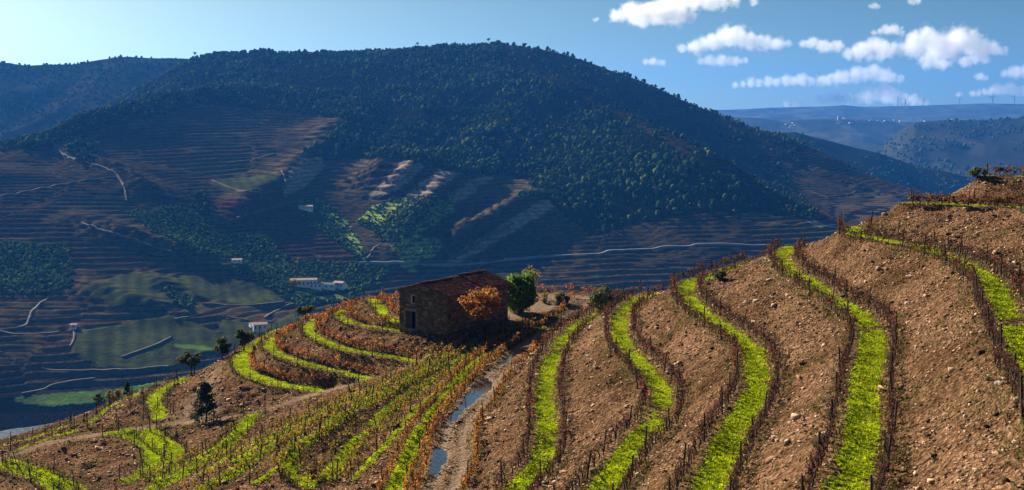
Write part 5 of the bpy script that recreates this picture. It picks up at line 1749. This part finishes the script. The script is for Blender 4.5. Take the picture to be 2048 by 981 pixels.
CLOUDD = 19000.0
CLOUDS = [  # puffs as (x, y, radius in pixels)
    ('big flat-bottomed white cloud touching the top border', [(1230, 32, 14), (1260, 26, 22), (1290, 30, 24), (1320, 24, 26), (1355, 26, 24), (1380, 34, 15), (1340, 8, 26), (1390, 4, 18), (1430, 2, 20), (1470, 2, 14), (1510, 2, 10)]),
    ('long white cloud with a peaked top in mid sky', [(1365, 98, 10), (1395, 92, 16), (1425, 84, 20), (1450, 74, 22), (1475, 72, 21), (1500, 82, 20), (1530, 86, 17), (1560, 88, 14), (1578, 86, 8)]),
    ('small white cloud tucked under the peaked one', [(1402, 122, 9), (1420, 120, 12), (1445, 120, 13), (1470, 122, 11), (1490, 120, 7)]),
    ('round-ended small cloud between the peaked cloud and the big heap', [(1605, 88, 9), (1625, 86, 13), (1648, 92, 14), (1672, 94, 14), (1684, 92, 8)]),
    ('left half of the big heaped cloud, grey underneath', [(1695, 110, 14), (1720, 100, 18), (1745, 94, 20), (1772, 96, 18), (1795, 100, 16), (1760, 112, 14), (1720, 114, 12)]),
    ('big heaped cloud with two bulging tops', [(1825, 92, 26), (1850, 78, 24), (1872, 92, 28), (1900, 98, 26), (1925, 74, 24), (1945, 86, 26), (1965, 100, 22), (1990, 96, 14), (2005, 102, 10), (1850, 122, 18), (1890, 128, 14), (1935, 122, 14), (1972, 116, 12)]),
    ('small cloud just above the big heap', [(1750, 66, 7), (1768, 60, 11), (1790, 58, 12), (1806, 66, 7)]),
    ('long flat bank of cloud low in the sky', [(1470, 170, 8), (1500, 166, 11), (1535, 164, 12), (1570, 162, 13), (1605, 160, 14), (1640, 163, 13), (1675, 156, 16), (1710, 150, 18), (1745, 146, 18), (1775, 152, 15), (1800, 158, 10)]),
    ('domed cloud resting on the horizon left of the turbines', [(1575, 208, 8), (1600, 206, 10), (1640, 200, 12), (1670, 196, 15), (1700, 198, 14), (1735, 192, 18), (1765, 186, 20), (1790, 194, 16), (1825, 200, 13), (1855, 206, 9)]),
    ('tiny round cloud at right', [(1955, 154, 8), (1964, 152, 9), (1973, 156, 7)]),
    ('cloud cut by the right border', [(2008, 148, 9), (2025, 144, 13), (2048, 144, 15), (2070, 146, 14)]),
    ('low ragged cloud above the right turbines', [(1920, 190, 7), (1945, 188, 8), (1970, 184, 9), (1995, 178, 13), (2022, 178, 14), (2048, 182, 12)]),
    ('small flat cloud left of the peaked cloud', [(1292, 124, 7), (1308, 123, 9), (1326, 126, 7)]),
    ('small low cloud sitting on the hill skyline at left', [(485, 112, 6), (496, 110, 8), (508, 113, 6)]),
    ('tiny cloud near the top border', [(1740, 13, 5), (1748, 12, 7), (1756, 14, 5)]),
    ('tiny cloud touching the top border at right', [(1822, 4, 7), (1835, 3, 8)]),
    ('wispy small cloud left of the top cloud', [(1188, 40, 4), (1194, 39, 5)]),
]
import bmesh
for ci, (lab, puffs) in enumerate(CLOUDS):
    r = np.random.RandomState(ci + 70)
    bm = bmesh.new()
    dist = CLOUDD + r.uniform(-1500, 1500)
    cen = at_d(np.mean([p_[0] for p_ in puffs]), np.mean([p_[1] for p_ in puffs]), dist)
    cs, rs = [], []
    more = []
    for (xa, ya, ra), (xb, yb, rb) in zip(puffs[:-1], puffs[1:]):
        if math.hypot(xb - xa, yb - ya) < (ra + rb) * 1.6:
            more.append(((xa + xb) / 2, (ya + yb) / 2 + 1.5, (ra + rb) * 0.42))
            more.append(((xa + xb) / 2 + r.uniform(-.4, .4) * ra, (ya + yb) / 2 - 0.55 * ra * r.rand(), (ra + rb) * 0.25))
    for (x, y, rp) in puffs + more:
        R0 = rp / FPX * dist * 1.12
        cs.append(at_d(x, y, dist) + np.array([0, r.uniform(-.7, .7) * R0, 0]) - cen); rs.append(R0)
        ret = bmesh.ops.create_icosphere(bm, subdivisions=2, radius=R0 * 1.32)
        for v_ in ret['verts']:
            v_.co = v_.co + Vector(cs[-1])
    me = bpy.data.meshes.new('cloud'); bm.to_mesh(me); bm.free()
    o = bpy.data.objects.new('cloud', me); COL.objects.link(o)
    o.location = tuple(cen)
    md = o.modifiers.new('merge', 'REMESH'); md.mode = 'VOXEL'; md.voxel_size = max(12.0, np.mean(rs) * 0.22)
    me.materials.append(cloud_mat(cs, rs))
    tag(o, lab, 'cloud', 'clouds')
